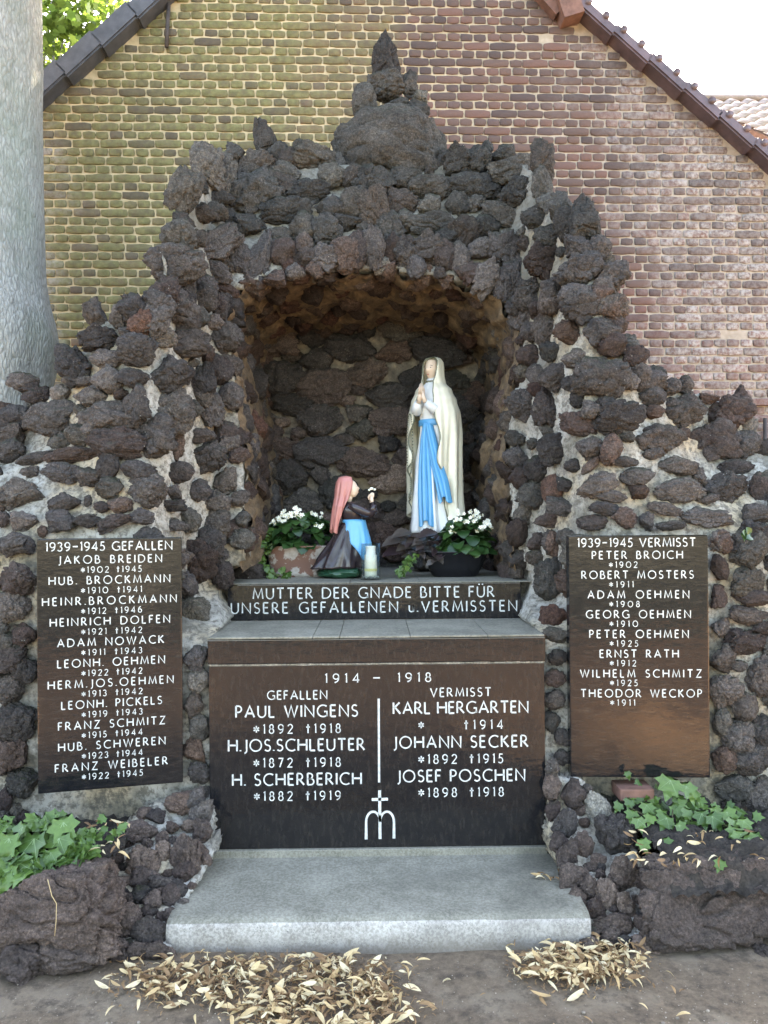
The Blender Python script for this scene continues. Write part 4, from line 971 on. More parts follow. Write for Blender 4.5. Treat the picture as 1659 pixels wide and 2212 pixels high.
# ------------------------------------------------------------------ standing statue
def lerp_tab(tab, t):
    for (a, va), (b, vb) in zip(tab, tab[1:]):
        if t <= b:
            k = max(0.0, (t - a) / (b - a)); k = k * k * (3 - 2 * k)
            return tuple(x + (y - x) * k for x, y in zip(va, vb)) if isinstance(va, tuple) else va + (vb - va) * k
    return tab[-1][1]
def statue_lady():
    Y = 1.30; b = P(938, 1150, Y)
    e = empty('lady_statue', (b.x, Y, ZT), R(-36), 'tall painted statue in cream veil and white robe with blue sash, hands folded', 'statue')
    z0 = b.z - ZT                                  # robe hem above the shelf, on a low rock pedestal
    S = 379 / scale_at(Y)                          # statue height in metres
    ped = rock_mesh(77, 'r', 4, 'lava_dark'); put('pedestal', ped, e, (0, 0, z0 / 2 - 0.004), scale=(0.15, 0.14, z0 / 2 + 0.012))
    N = 72
    def pt(x, y, z): return (x * S, y * S, z0 + z * S)
    # white robe
    prof = [(0.0, (.135, .115)), (.10, (.122, .105)), (.35, (.100, .09)), (.60, (.078, .066)), (.64, (.076, .066)), (.70, (.088, .074)), (.78, (.092, .070)), (.83, (.070, .052)), (.855, (.034, .032)), (.875, (.030, .030))]
    rings = []
    for i in range(61):
        z = 0.875 * i / 60; rx, ry = lerp_tab(prof, z); f = 0.012 * sm((0.62 - z) / 0.4) + 0.002
        ring = []
        for k in range(N):
            a = 2 * math.pi * k / N; w = 1 + f / rx * (math.sin(a * 11 + 2.2 * math.sin(z * 3)) + 0.5 * math.sin(a * 17 + z * 5))
            ring.append(pt(rx * w * math.cos(a), ry * w * math.sin(a) - 0.004, z))
        rings.append(ring)
    mb = MB(); mb.loft(rings); mb.build('robe', M['white'], e)
    # veil and mantle, open at the front; angle measured from the front (-y)
    out = [(.07, (.158, .120, 62)), (.20, (.150, .118, 52)), (.40, (.150, .120, 38)), (.58, (.156, .122, 33)), (.66, (.152, .120, 30)), (.74, (.132, .108, 27)), (.80, (.106, .090, 26)), (.85, (.066, .068, 32)),
           (.89, (.058, .064, 46)), (.93, (.056, .066, 56)), (.965, (.053, .064, 60)), (.985, (.042, .052, 56)), (.998, (.018, .022, 50)), (1.0, (.003, .004, 40))]
    rings = []; M2 = 64; edges = ([], [])
    for i in range(90):
        z = .07 + .93 * i / 89; rx, ry, gap = lerp_tab(out, z); f = .015 * sm((.80 - z) / .5) + .0015
        gl = gap + 5 * math.sin(z * 26) * sm((.78 - z) / .3); gr = gap + 5 * math.sin(z * 23 + 1.5) * sm((.78 - z) / .3)
        ring = []
        for k in range(M2 + 1):
            a = R(gl + (360 - gl - gr) * k / M2); w = 1 + f / rx * (math.sin(a * 9 + 1.5 * math.sin(z * 4)) + .6 * math.sin(a * 19 + z * 3))
            zz = z - (.03 * math.sin(a * 5) * sm((.2 - z) / .13)) + (.05 * (1 - k / M2) * sm((.25 - z) / .18))
            q = pt(rx * w * math.sin(-a) * 1.0, -ry * w * math.cos(a) + .006, zz); ring.append(q)
        rings.append(ring); edges[0].append(ring[0]); edges[1].append(ring[-1])
    mb = MB(); mb.loft(rings, closed=False); v = mb.build('veil', M['cream'], e)
    so = v.modifiers.new('thick', 'SOLIDIFY'); so.thickness = .008 * S; so.offset = 0
    for ed in edges:
        mb = MB(); mb.tube(ed, .0045 * S, 6); mb.build('veil_trim', M['trim'], e)
    # head: skull, jaw, nose; painted eyes, brows and lips
    hz = .925; hd = MB(); rings = []
    for j in range(19):
        t = j / 18; z = hz - .058 + .112 * t; w = .040 * math.sqrt(max(.02, 1 - ((t - .56) / .57) ** 2)) * (0.80 + .20 * sm(t / .5)); ring = []
        for k in range(28):
            a = 2 * math.pi * k / 28; x = w * .92 * math.cos(a); y = w * 1.12 * math.sin(a) - .012
            fr_ = max(0, -math.sin(a)) ** 14
            nose = .011 * fr_ * math.exp(-((t - .44) / .09) ** 2) + .006 * fr_ * math.exp(-((t - .56) / .09) ** 2)
            chin = .004 * max(0, -math.sin(a)) ** 4 * math.exp(-((t - .12) / .1) ** 2)
            sock = -.004 * math.exp(-((t - .58) / .05) ** 2) * math.exp(-((abs(math.cos(a)) - .40) / .16) ** 2) * (1 if math.sin(a) < 0 else 0)
            ring.append(pt(x, y - nose - chin - sock, z))
        rings.append(ring)
    hd.loft(rings); hd.tube([pt(0, 0, .84), pt(0, -.004, .885)], .026 * S, 14)
    h = hd.build('head', M['skin'], e)
    for s in (-1, 1):
        m2 = MB(); m2.ball(pt(s * .0155, -.0505, hz + .008), (.0052 * S, .003 * S, .0024 * S), 8, 6); m2.build('eye', M['eye'], h)
        m2 = MB(); m2.tube([pt(s * .007, -.0525, hz + .017), pt(s * .016, -.0515, hz + .020), pt(s * .026, -.045, hz + .017)], .0013 * S, 5); m2.build('eyebrow', M['hairp'], h)
    m2 = MB(); m2.ball(pt(0, -.0535, hz - .030), (.009 * S, .0035 * S, .0032 * S), 10, 6); m2.build('mouth', M['lip'], h)
    m2 = MB(); m2.tube([pt(.036 * math.cos(R(a)), .034 * math.sin(R(a)) - .003, .857) for a in range(0, 361, 20)], .006 * S, 6); m2.build('collar', M['trim'], e)
    # sleeves and praying hands
    m2 = MB()
    for s in (-1, 1):
        m2.tube([pt(s * .080, -.01, .75), pt(s * .080, -.045, .690), pt(s * .056, -.090, .690), pt(s * .026, -.118, .728)], [.030 * S, .034 * S, .032 * S, .022 * S], 14)
    m2.build('sleeve', M['white'], e)
    m2 = MB()
    for s in (-1, 1):
        m2.tube([pt(s * .022, -.118, .728), pt(s * .012, -.124, .755), pt(s * .0085, -.126, .785)], [.014 * S, .013 * S, .011 * S], 10)
        for q in range(4): m2.tube([pt(s * .0075, -.138 + .0085 * q, .775), pt(s * .0062, -.136 + .0075 * q, .805), pt(s * .0045, -.130 + .006 * q, .835 - .006 * abs(q - 1.2))], [.0056 * S, .005 * S, .0032 * S], 7)
        m2.tube([pt(s * .010, -.112, .765), pt(s * .006, -.105, .79), pt(s * .004, -.104, .806)], [.006 * S, .0052 * S, .0035 * S], 7)
    m2.build('hands', M['skin'], e)
    # blue sash: belt and two falling ends with pleats
    m2 = MB(); rings = []
    for z in (.604, .608, .622, .636, .640):
        g = .004 if z in (.608, .622, .636) else 0.0
        rings.append([pt((.083 + g) * math.cos(2 * math.pi * k / 40), (.071 + g) * math.sin(2 * math.pi * k / 40) - .004, z) for k in range(40)])
    m2.loft(rings); m2.build('sash', M['blue'], e)
    def tail(path, name):
        rings = []
        for i in range(40):
            t = i / 39; x, y, z, w = lerp_tab([(j / (len(path) - 1), q) for j, q in enumerate(path)], t); row = []
            for k in range(25):
                s = k / 24 - .5; a = s * math.pi * 6
                row.append(pt(x + w * s, y - .006 * math.cos(a) * (0.4 + w * 9) - .004 + .012 * (abs(s) * 2) ** 2 * 2, z + .018 * math.sin(s * 9 + 1) * sm((t - .7) / .3)))
            rings.append(row)
        m = MB(); m.loft(rings, closed=False); o = m.build(name, M['blue'], e); q = o.modifiers.new('thick', 'SOLIDIFY'); q.thickness = .006 * S
    tail([(.000, -.082, .615, .040), (-.004, -.092, .52, .060), (.00, -.104, .38, .085), (.008, -.114, .22, .105), (.018, -.124, .05, .10)], 'sash_end')
    tail([(.012, -.084, .612, .034), (.040, -.094, .50, .052), (.070, -.100, .38, .064), (.105, -.106, .28, .075), (.128, -.106, .18, .075)], 'sash_end')
    # rosary
    m2 = MB(); n = 60
    for i in range(n):
        t = i / (n - 1); a = t * 2 * math.pi
        x = -.082 + .022 * math.sin(a) * .9; z = .50 + .17 * math.cos(a); m2.ball(pt(x, -.118 - .006 * math.sin(t * math.pi), z), .0042 * S, 6, 4)
    for i in range(9): m2.ball(pt(-.080, -.122, .325 - .011 * i), .0040 * S, 6, 4)
    m2.box(pt(-.083, -.126, .195), pt(-.077, -.122, .232)); m2.box(pt(-.090, -.126, .215), pt(-.070, -.122, .221)); m2.build('rosary', M['trim'], e)
statue_lady()
# ------------------------------------------------------------------ kneeling statue
def statue_girl():
    Y = 0.86; b = P(738, 1246, Y); k = 1 / scale_at(Y)
    e = empty('kneeling_statue', (b.x, Y, ZT), R(4), 'small kneeling girl statue in pink headscarf, dark dress and blue apron', 'statue')
    def q(u, v, y=0.0): return (((u - 738) * k), y, (1246 - v) * k)
    # rocky green base
    bm = rock_mesh(31, 'a', 4, 'green'); o = put('base', bm, e, (-.008, 0, .031), scale=(.138, .105, .036))
    # skirt: from the waist down to knees (right) and trailing hem (left)
    mb = MB(); rings = []; N = 56
    for i in range(25):
        t = i / 24; cu = 762 - 24 * t ** 0.9; v = 1122 + 102 * t; rx = (19 + 33 * t ** .85) * k; ry = (.036 + .045 * t)
        ring = []
        for j in range(N):
            a = 2 * math.pi * j / N; w = 1 + .15 * t * math.sin(a * 8 + 1.6 * math.sin(4 * t)) + .08 * t * math.sin(a * 15 + 2 + 2 * t)
            x, y, z = q(cu, v); back = max(0, -math.cos(a)); x -= .030 * back * t ** 3; x += .012 * max(0, math.cos(a)) * math.sin(math.pi * t)
            ring.append((x + rx * w * math.cos(a), ry * w * math.sin(a), z - .006 * back * t ** 2))
        rings.append(ring)
    mb.loft(rings); mb.build('skirt', M['dress'], e)
    # bodice and arms
    mb = MB(); rings = []
    for i in range(14):
        t = i / 13; u = 762 - 9 * t; v = 1124 - 42 * t; rx = (20 + 4 * math.sin(math.pi * t) - 7 * t ** 4) * k; ry = .038 + .022 * math.sin(math.pi * min(1, t * .9)) - .018 * t ** 5
        x, y, z = q(u, v); rings.append([(x + rx * math.cos(2 * math.pi * j / 28), ry * math.sin(2 * math.pi * j / 28), z) for j in range(28)])
    mb.loft(rings)
    for s in (-1, 1):
        sh = q(756, 1088, s * .052); el = q(803, 1110, s * .045); wr = q(805, 1085, s * .016)
        mb.tube([sh, q(772, 1098, s * .058), q(790, 1106, s * .052), el, q(808, 1104, s * .036), q(807, 1094, s * .026), wr], [.024, .026, .025, .024, .024, .019, .013], 12)
    mb.build('bodice', M['dress'], e)
    mb = MB()
    for s in (-1, 1):
        mb.tube([q(805, 1088, s * .015), q(804, 1078, s * .011), q(804, 1071, s * .009)], [.010, .0105, .009], 9)
        for f in range(4): mb.tube([q(800 + 2.6 * f, 1073, s * .008), q(801 + 2.4 * f, 1067, s * .0065), q(803 + 1.9 * f, 1062 + abs(f - 1.4), s * .004)], [.0042, .0038, .0024], 6)
        mb.tube([q(799, 1078, s * .008), q(797, 1072, s * .006), q(799, 1067, s * .005)], [.0045, .004, .0026], 6)
    mb.build('hands', M['skin'], e)
    mb = MB(); mb.ball(q(804, 1054), (.011, .008, .008)); mb.ball(q(811, 1056), (.008, .007, .007)); mb.ball(q(799, 1057), (.007, .007, .006)); mb.build('flower', M['petal'], e)
    # head looking up
    mb = MB(); hx, _, hz = q(760, 1055); R2 = Matrix.Rotation(R(-14), 3, 'Y')
    rings = []
    for j in range(15):
        t = j / 14; w = .036 * math.sqrt(max(.02, 1 - ((t - .55) / .57) ** 2)); ring = []
        for i in range(24):
            a = 2 * math.pi * i / 24; x = w * 1.05 * math.cos(a); y = w * .88 * math.sin(a); f = max(0, math.cos(a)) ** 12
            x += .010 * f * math.exp(-((t - .44) / .09) ** 2) + .004 * f * math.exp(-((t - .2) / .06) ** 2)
            p = R2 @ Vector((x, y, -.046 + .090 * t)); ring.append((hx + p.x, p.y, hz + p.z))
        rings.append(ring)
    mb.loft(rings); mb.tube([q(753, 1082), q(758, 1068)], .017, 10); h = mb.build('head', M['skin'], e)
    for s in (-1, 1):
        m2 = MB(); p = R2 @ Vector((.0335, s * .013, .006)); m2.ball((hx + p.x, p.y, hz + p.z), (.002, .004, .0022), 8, 5); m2.build('eye', M['eye'], h)
    m2 = MB(); p = R2 @ Vector((.0355, 0, -.025)); m2.ball((hx + p.x, p.y, hz + p.z), (.003, .007, .0025), 8, 5); m2.build('mouth', M['lip'], h)
    # headscarf: over the crown, round the face, falling down the back
    rings = []
    tab = [(0.0, (752, 1028, 4, .008, 100)), (.06, (752, 1031, 17, .030, 62)), (.14, (751, 1040, 21, .038, 58)), (.26, (750, 1056, 22, .041, 64)), (.38, (747, 1072, 20, .042, 70)), (.55, (743, 1092, 20, .056, 84)), (.75, (738, 1115, 18, .056, 96)), (1.0, (733, 1143, 16, .050, 104))]
    for i in range(46):
        t = i / 45; u, v, rx, ry, gap = lerp_tab(tab, t); row = []
        for j in range(41):
            a = R(gap + (360 - 2 * gap) * j / 40); w = 1 + (.13 * math.sin(a * 9 + t * 2) + .06 * math.sin(a * 17)) * sm(t / .5)
            x, y, z = q(u, v); row.append((x + rx * k * w * math.cos(a), ry * w * math.sin(a), z - .018 * math.sin(a * 6 + 1) * sm((t - .75) / .25)))
        rings.append(row)
    mb = MB(); mb.loft(rings, closed=False); o = mb.build('headscarf', M['pink'], e); m = o.modifiers.new('thick', 'SOLIDIFY'); m.thickness = .006
    # blue apron at the front
    rings = []
    for i in range(26):
        t = i / 25; u = 764 + 4 * t; v = 1122 + 82 * t; rx = (21 + 14 * t) * k; ry = .042 + .020 * t; row = []
        g0, g1 = -165 + 92 * t, 110 - 74 * t
        for j in range(31):
            a = R(g0 + (g1 - g0) * j / 30); w = 1.05 + .045 * math.sin(a * 13 + t * 2) * sm(t * 3); x, y, z = q(u, v)
            row.append((x + rx * w * math.cos(a) + .006, ry * w * math.sin(a), z + .010 * math.sin(a * 7) * t))
        rings.append(row)
    mb = MB(); mb.loft(rings, closed=False); o = mb.build('apron', M['blue'], e); m = o.modifiers.new('thick', 'SOLIDIFY'); m.thickness = .006
    mb = MB(); rings = [[(q(762, v)[0] + (21.5 + g) * k * math.cos(2*math.pi*j/28), (.043 + g * .002) * math.sin(2*math.pi*j/28), q(762, v)[2]) for j in range(28)] for v, g in ((1128, 0), (1126, 1), (1122, 1), (1120, 0))]
    mb.loft(rings); mb.build('apron_band', M['blue'], e)
statue_girl()
# ------------------------------------------------------------------ candle in a glass
def candle():
    Y = 0.72; b = P(801, 1250, Y); k = 1 / scale_at(Y)
    e = empty('glass_lantern', (b.x, Y, ZT), 0, 'clear glass cylinder with a white grave candle beside the kneeling statue', 'lantern')
    r, h = 21 * k, 78 * k; N = 40; prof = [(0, 0), (r, 0), (r, h), (r - .003, h), (r - .003, .010), (0, .010)]
    mb = MB(); mb.loft([[(max(.0003, a) * math.cos(2*math.pi*j/N), max(.0003, a) * math.sin(2*math.pi*j/N), z) for j in range(N)] for a, z in prof], cap=False); mb.build('glass', M['glass'], e)
    mb = MB(); rd = random.Random(2)
    for i in range(90):
        a, q = rd.uniform(0, 6.3), (r - .007) * math.sqrt(rd.random()); mb.ball((q * math.cos(a), q * math.sin(a), .013 + rd.uniform(0, .007)), rd.uniform(.003, .005), 5, 3)
    mb.build('glass_grit', M['grit'], e)
    prof = [(.4, 0), (13 * k, 0), (13.5 * k, 6 * k), (13 * k, 40 * k), (13 * k, 46 * k), (10.5 * k, 49 * k), (10.5 * k, 62 * k), (11 * k, 63 * k), (11 * k, 66 * k), (.4, 66 * k)]
    mb = MB(); mb.loft([[((a if a != .4 else .0004) * math.cos(2*math.pi*j/24), (a if a != .4 else .0004) * math.sin(2*math.pi*j/24), z + .016) for j in range(24)] for a, z in prof], cap=False); c = mb.build('candle', M['wax'], e)
    mb = MB(); mb.loft([[(13.9 * k * math.cos(2*math.pi*j/24), 13.9 * k * math.sin(2*math.pi*j/24), z + .016) for j in range(24)] for z in (12 * k, 18 * k)], cap=False); mb.build('paper_band', M['paper'], c)
candle()
# ------------------------------------------------------------------ leaves
def leaf_mesh(name, outline, mat, fold=0.12, curl=0.15, rows=None):
    """outline: (x, y) points right half from base to tip; leaf lies in xy, tip at y=1"""
    n = len(outline); vs = []; fs = []
    for s in (-1, 1):
        for x, y in outline: vs.append((s * x, y, fold * abs(x) - curl * (y - .3) ** 2))
    mid = [(0, y, -curl * (y - .3) ** 2) for _, y in outline]
    b = len(vs); vs += mid
    for i in range(n - 1):
        fs.append((b + i, n + i, n + i + 1, b + i + 1)); fs.append((i, b + i, b + i + 1, i + 1))
    return mk_mesh(name, vs, fs, mat)
ivy_out = [(.02, 0), (.34, -.18), (.40, .02), (.62, .22), (.36, .34), (.40, .62), (.20, .62), (.10, .82), (0, 1.0)]
IVY = [leaf_mesh('leaf', [(x * s, y) for x, y in ivy_out], M['ivy'], f, c) for s, f, c in ((1, .15, .2), (.85, .25, .1), (1.1, .05, .3))]
# pale veins of the larger ivy leaves
def vein_mesh():
    mb = MB(); 
    for x, y in ((0, .95), (.55, .20), (-.55, .20), (.36, .58), (-.36, .58)):
        mb.add([(-.012, 0.02, .012), (.012, 0.02, .012), (x + .004, y, .15 * abs(x) - .2 * (y - .3) ** 2 + .012), (x - .004, y, .15 * abs(x) - .2 * (y - .3) ** 2 + .012)], [(0, 1, 2, 3)])
    return mk_mesh('vein', mb.v, mb.f, M['ivy_vein'])
VEIN = vein_mesh()
beg = [(.02, 0), (.30, -.06), (.50, .14), (.54, .38), (.44, .64), (.24, .86), (0, 1.0)]
BEG = [leaf_mesh('leaf', [(x * s, y) for x, y in beg], M['begonia'], f, c) for s, f, c in ((.9, .22, .3), (.75, .3, .2), (1.0, .1, .4))]
col = [(.02, 0), (.14, .06), (.13, .11), (.27, .18), (.25, .25), (.34, .34), (.31, .42), (.33, .52), (.27, .58), (.25, .68), (.17, .76), (.13, .86), (0, 1.0)]
COL = [leaf_mesh('leaf', col, M['coleus'], f, c) for f, c in ((.25, .35), (.35, .2))]
def basis(d, up):
    d = Vector(d).normalized(); x = d.cross(Vector(up))
    if x.length < .05: x = d.cross(Vector((1, 0, .2)))
    x.normalize(); z = x.cross(d); return Matrix((x, d, z)).transposed()
def leaf(me, parent, p, d, up, size, name='leaf'):
    o = put(name, me, parent); o.matrix_local = Matrix.Translation(Vector(p)) @ basis(d, up).to_4x4() @ Matrix.Scale(size, 4); return o
def flower_mesh():
    mb = MB(); fm = []
    for i in range(5):
        a = 2 * math.pi * i / 5; c, s = math.cos(a), math.sin(a); r = [(0, 0), (.28, .35), (.36, .7), (.2, .98), (-.2, .98), (-.36, .7), (-.28, .35)]
        vs = [(x * c - y * s, x * s + y * c, .12 + .25 * y * y) for x, y in r]; mb.add(vs, [tuple(range(7))]); fm.append(0)
    k = len(mb.f); mb.ball((0, 0, .22), .2, 7, 5); fm += [1] * (len(mb.f) - k)
    return mk_mesh('flower', mb.v, mb.f, [M['petal'], M['pollen']], True, fm)
FLOWER = flower_mesh()
pr = random.Random(21)
def begonia(parent, cx, cy, z, rx, ry, h, n, nf, hmin=0.0):
    for i in range(n):
        a = pr.uniform(0, 2 * math.pi); t = math.sqrt(pr.random()); el = pr.uniform(0.05, 1.0)
        k = math.sqrt(max(0, 1 - (el * .95) ** 2)); x = rx * k * math.cos(a) * pr.uniform(.7, 1.05); y = ry * k * math.sin(a) * pr.uniform(.7, 1.05)
        p = Vector((cx + x, cy + y, z + h * el)); nrm = Vector((x / rx, y / ry, el * 1.1 + .1)).normalized()
        d = Vector((x / rx + pr.gauss(0, .3), y / ry + pr.gauss(0, .3), -.25 + pr.gauss(0, .3)))
        leaf(pr.choice(BEG), parent, p - d.normalized() * .02, d, nrm, pr.uniform(.05, .082))
    for i in range(nf):
        a = pr.uniform(0, 2 * math.pi); el = pr.uniform(.55, 1.0); k = math.sqrt(max(0.03, 1 - (el * .97) ** 2))
        c = Vector((cx + rx * .95 * k * math.cos(a), cy - abs(ry * k * math.sin(a)) * .9, z + h * el * 1.08 + .012))
        for j in range(pr.randrange(3, 6)):
            p = c + Vector((pr.uniform(-.022, .022), pr.uniform(-.02, .02), pr.uniform(-.016, .018)))
            leaf(FLOWER, parent, p, (pr.gauss(0, .4), .3, 1), (pr.gauss(0, .5), -1, .6), pr.uniform(.010, .015), 'flower')
def trail(parent, pts, n, size, meshes=None, spread=.03):
    """a trailing ivy stem with leaves"""
    mb = MB(); mb.tube(pts, .0022, 5); mb.build('stem', M['stem'], parent)
    P3 = [Vector(p) for p in pts]
    for i in range(n):
        t = (i + pr.random()) / n * (len(P3) - 1); k = min(int(t), len(P3) - 2); p = P3[k].lerp(P3[k + 1], t - k)
        p += Vector((pr.gauss(0, spread), pr.gauss(0, spread * .6), pr.gauss(0, spread * .7)))
        d = Vector((pr.gauss(0, .7), -.4 + pr.gauss(0, .4), -.5 + pr.gauss(0, .5)))
        leaf(pr.choice(meshes or IVY), parent, p, d, (pr.gauss(0, .4), -1, .5 + pr.gauss(0, .3)), size * pr.uniform(.6, 1.2))
def planters():
    # flaking whitewashed trough behind the kneeling statue
    Y = 1.02; a = P(578, 1236, Y); b = P(722, 1236, Y); zt = P(650, 1178, Y).z - ZT; w = (b.x - a.x) / 2
    e = empty('trough_planter', ((a.x + b.x) / 2, Y, ZT), 0, 'weathered trough with flaking whitewash full of begonias behind the kneeling statue', 'planter')
    N = 48; prof = [(.86, .86, 0), (.90, .90, .02), (1.0, 1.0, zt - .012), (1.03, 1.04, zt - .008), (1.03, 1.04, zt), (.95, .93, zt), (.93, .9, zt - .03)]
    mb = MB(); rings = []
    for sx, sy, z in prof:
        ring = []
        for k in range(N):
            t = 2 * math.pi * k / N; c, s = math.cos(t), math.sin(t); ring.append((w * sx * math.copysign(abs(c) ** .45, c), .10 * sy * math.copysign(abs(s) ** .5, s), z))
        rings.append(ring)
    mb.loft(rings); mb.build('trough', M['trough'], e)
    rings = []
    mb = MB(); mb.loft([[(x * .9, y * .85, zt - .012 - d) for x, y, z in [(w * math.copysign(abs(math.cos(2*math.pi*k/24)) ** .45, math.cos(2*math.pi*k/24)), .1 * math.copysign(abs(math.sin(2*math.pi*k/24)) ** .5, math.sin(2*math.pi*k/24)), 0) for k in range(24)]] for d in (.02, 0)]); mb.build('soil', M['soil'], e)
    pl = empty('begonia_plant', ((a.x + b.x) / 2, Y, ZT + zt - .015), 0, 'white-flowered begonia with trailing ivy growing in the whitewashed trough', 'plant')
    begonia(pl, 0.00, 0, 0, w * 1.15, .13, .19, 130, 11)
    trail(pl, [(-w * .9, -.05, .06), (-w * 1.25, -.08, .10), (-w * 1.5, -.1, .06)], 26, .045)
    trail(pl, [(-w * .9, -.08, .02), (-w * 1.1, -.13, -.05), (-w * 1.0, -.15, -.11), (-w * .6, -.17, -zt + .03), (-w * .25, -.19, -zt + .025)], 42, .038, spread=.02)
    trail(pl, [(-w * 1.0, -.05, .05), (-w * 1.3, -.08, 0), (-w * 1.3, -.12, -.06)], 26, .042)
    # black boat-shaped bowl in front of the standing statue
    Y = 0.90; a = P(908, 1248, Y); b = P(1056, 1248, Y); zt = P(980, 1190, Y).z - ZT; w = (b.x - a.x) / 2
    e = empty('bowl_planter', ((a.x + b.x) / 2, Y, ZT), 0, 'glossy black oval bowl planter in front of the tall statue', 'planter')
    prof = [(.60, .60, 0), (.66, .64, .006), (.80, .80, zt * .4), (.97, .96, zt - .008), (1.02, 1.02, zt - .004), (1.02, 1.02, zt), (.96, .94, zt), (.9, .88, zt - .03)]
    mb = MB(); mb.loft([[(w * sx * math.copysign(abs(math.cos(2*math.pi*k/N)) ** .7, math.cos(2*math.pi*k/N)), .105 * sy * math.copysign(abs(math.sin(2*math.pi*k/N)) ** .7, math.sin(2*math.pi*k/N)), z) for k in range(N)] for sx, sy, z in prof]); mb.build('bowl', M['plastic'], e)
    mb = MB(); mb.loft([[(w * .9 * math.cos(2*math.pi*k/24), .09 * math.sin(2*math.pi*k/24), z) for k in range(24)] for z in (zt - .03, zt - .012)]); mb.build('soil', M['soil'], e)
    cx, s = (a.x + b.x) / 2, scale_at(Y)
    pl = empty('begonia_plant', (P(1008, 1190, Y).x, Y, ZT + zt - .015), 0, 'white-flowered begonia growing in the glossy black bowl', 'plant')
    begonia(pl, 0, 0, -.01, 62 / s, .12, .215, 110, 13)
    dk = empty('dark_leaf_plant', (P(915, 1190, Y).x, Y, ZT + zt - .015), 0, 'dark purple-leaved plant with a green ivy tendril spilling from the black bowl', 'plant')
    for i in range(58):
        an = pr.uniform(-.2, math.pi + .2); el = pr.random(); d = Vector((-math.cos(an * .75 + .1) * .9 - .35, -.5 - pr.uniform(0, .6), .5 - 1.2 * pr.random()))
        p = Vector((pr.uniform(-.10, .10), pr.uniform(-.10, .04), pr.uniform(-.03, .115))); leaf(pr.choice(COL), dk, p, d, (pr.gauss(0, .4), -.5, 1), pr.uniform(.05, .095))
    for u0, v0 in ((850, 1165), (870, 1150), (850, 1190), (880, 1175), (900, 1160), (925, 1150)):
        q = P(u0, v0, Y - .05); p = Vector((q.x - dk.location.x + .05, -.06, q.z - dk.location.z)); leaf(pr.choice(COL), dk, p, (-.9, -.45, -.15), (0, -.6, 1), .13)
    q0 = P(900, 1195, Y - .1) - Vector(dk.location); q1 = P(875, 1225, Y - .14) - Vector(dk.location); q2 = P(862, 1240, Y - .16) - Vector(dk.location)
    trail(dk, [tuple(q0), tuple(q1), tuple(q2)], 30, .036, spread=.016)
planters()

# ------------------------------------------------------------------ flower beds with lava blocks, soil and ivy
def bed(side):
    left = side < 0
    if left:
        blocks = [(95, 1992, 178, 108, -0.60, 'b'), (-170, 1985, 150, 110, -0.62, 'b'), (45, 2090, 62, 48, -0.66, 'r'), (140, 2070, 90, 36, -0.64, 'r')]
        lab = 'raised bed behind a rugged brown lava block, below the eleven-name plaque'
    else:
        blocks = [(1545, 1972, 175, 112, -0.52, 'b'), (1790, 1985, 110, 105, -0.50, 'b'), (1655, 2090, 32, 40, -0.60, 'r')]
        lab = 'raised bed behind a porous brown lava block, below the eight-name plaque'
    p0 = P(blocks[0][0], blocks[0][1], blocks[0][4])
    e = empty('flower_bed', (p0.x, -0.3, 0), 0, lab, 'flower bed', 'raised beds beside the step')
    o = Vector(e.location)
    for i, (u, v, a, b, Y, st) in enumerate(blocks):
        me = rock_mesh(900 + i + (0 if left else 40), st, 6 if st == 'b' else 5, 'lava_block'); p = P(u, v, Y); s = scale_at(Y)
        put('lava_block', me, e, p - o + Vector((0, .05, 0)), (0, 0, R(-4 if left else 3)), (a / s, 0.125 if st == 'b' else .10, b / s))
    x0, x1 = (-2.3, -1.02) if left else (1.08, 2.5); vs, fs = [], []; n = 80
    for j in range(n + 1):
        for i in range(n + 1):
            x = x0 + (x1 - x0) * i / n; y = -.56 + .64 * j / n; vs.append((x - o.x, y - o.y, .300 + .030 * fbm((x * 9, y * 9, 1)) + .022 * fbm((x * 34, y * 34, 4)) - .045 * sm((y + .35) / .35) - .10 * sm((-.44 - y) / .10)))
    for j in range(n):
        for i in range(n): k = j * (n + 1) + i; fs.append((k, k + 1, k + n + 2, k + n + 1))
    build('soil', vs, fs, M['soil'], e)
    return o
bed(-1); bed(1)
if True:   # a single red brick built into the masonry below the eight-name plaque
    p = P(1372, 1713, 0.0); bevelled_box('brick', Vector((p.x - .075, p.y - .03, p.z - .026)) - GO, Vector((p.x + .075, p.y + .1, p.z + .026)) - GO, M['timber'], grotto, .006)
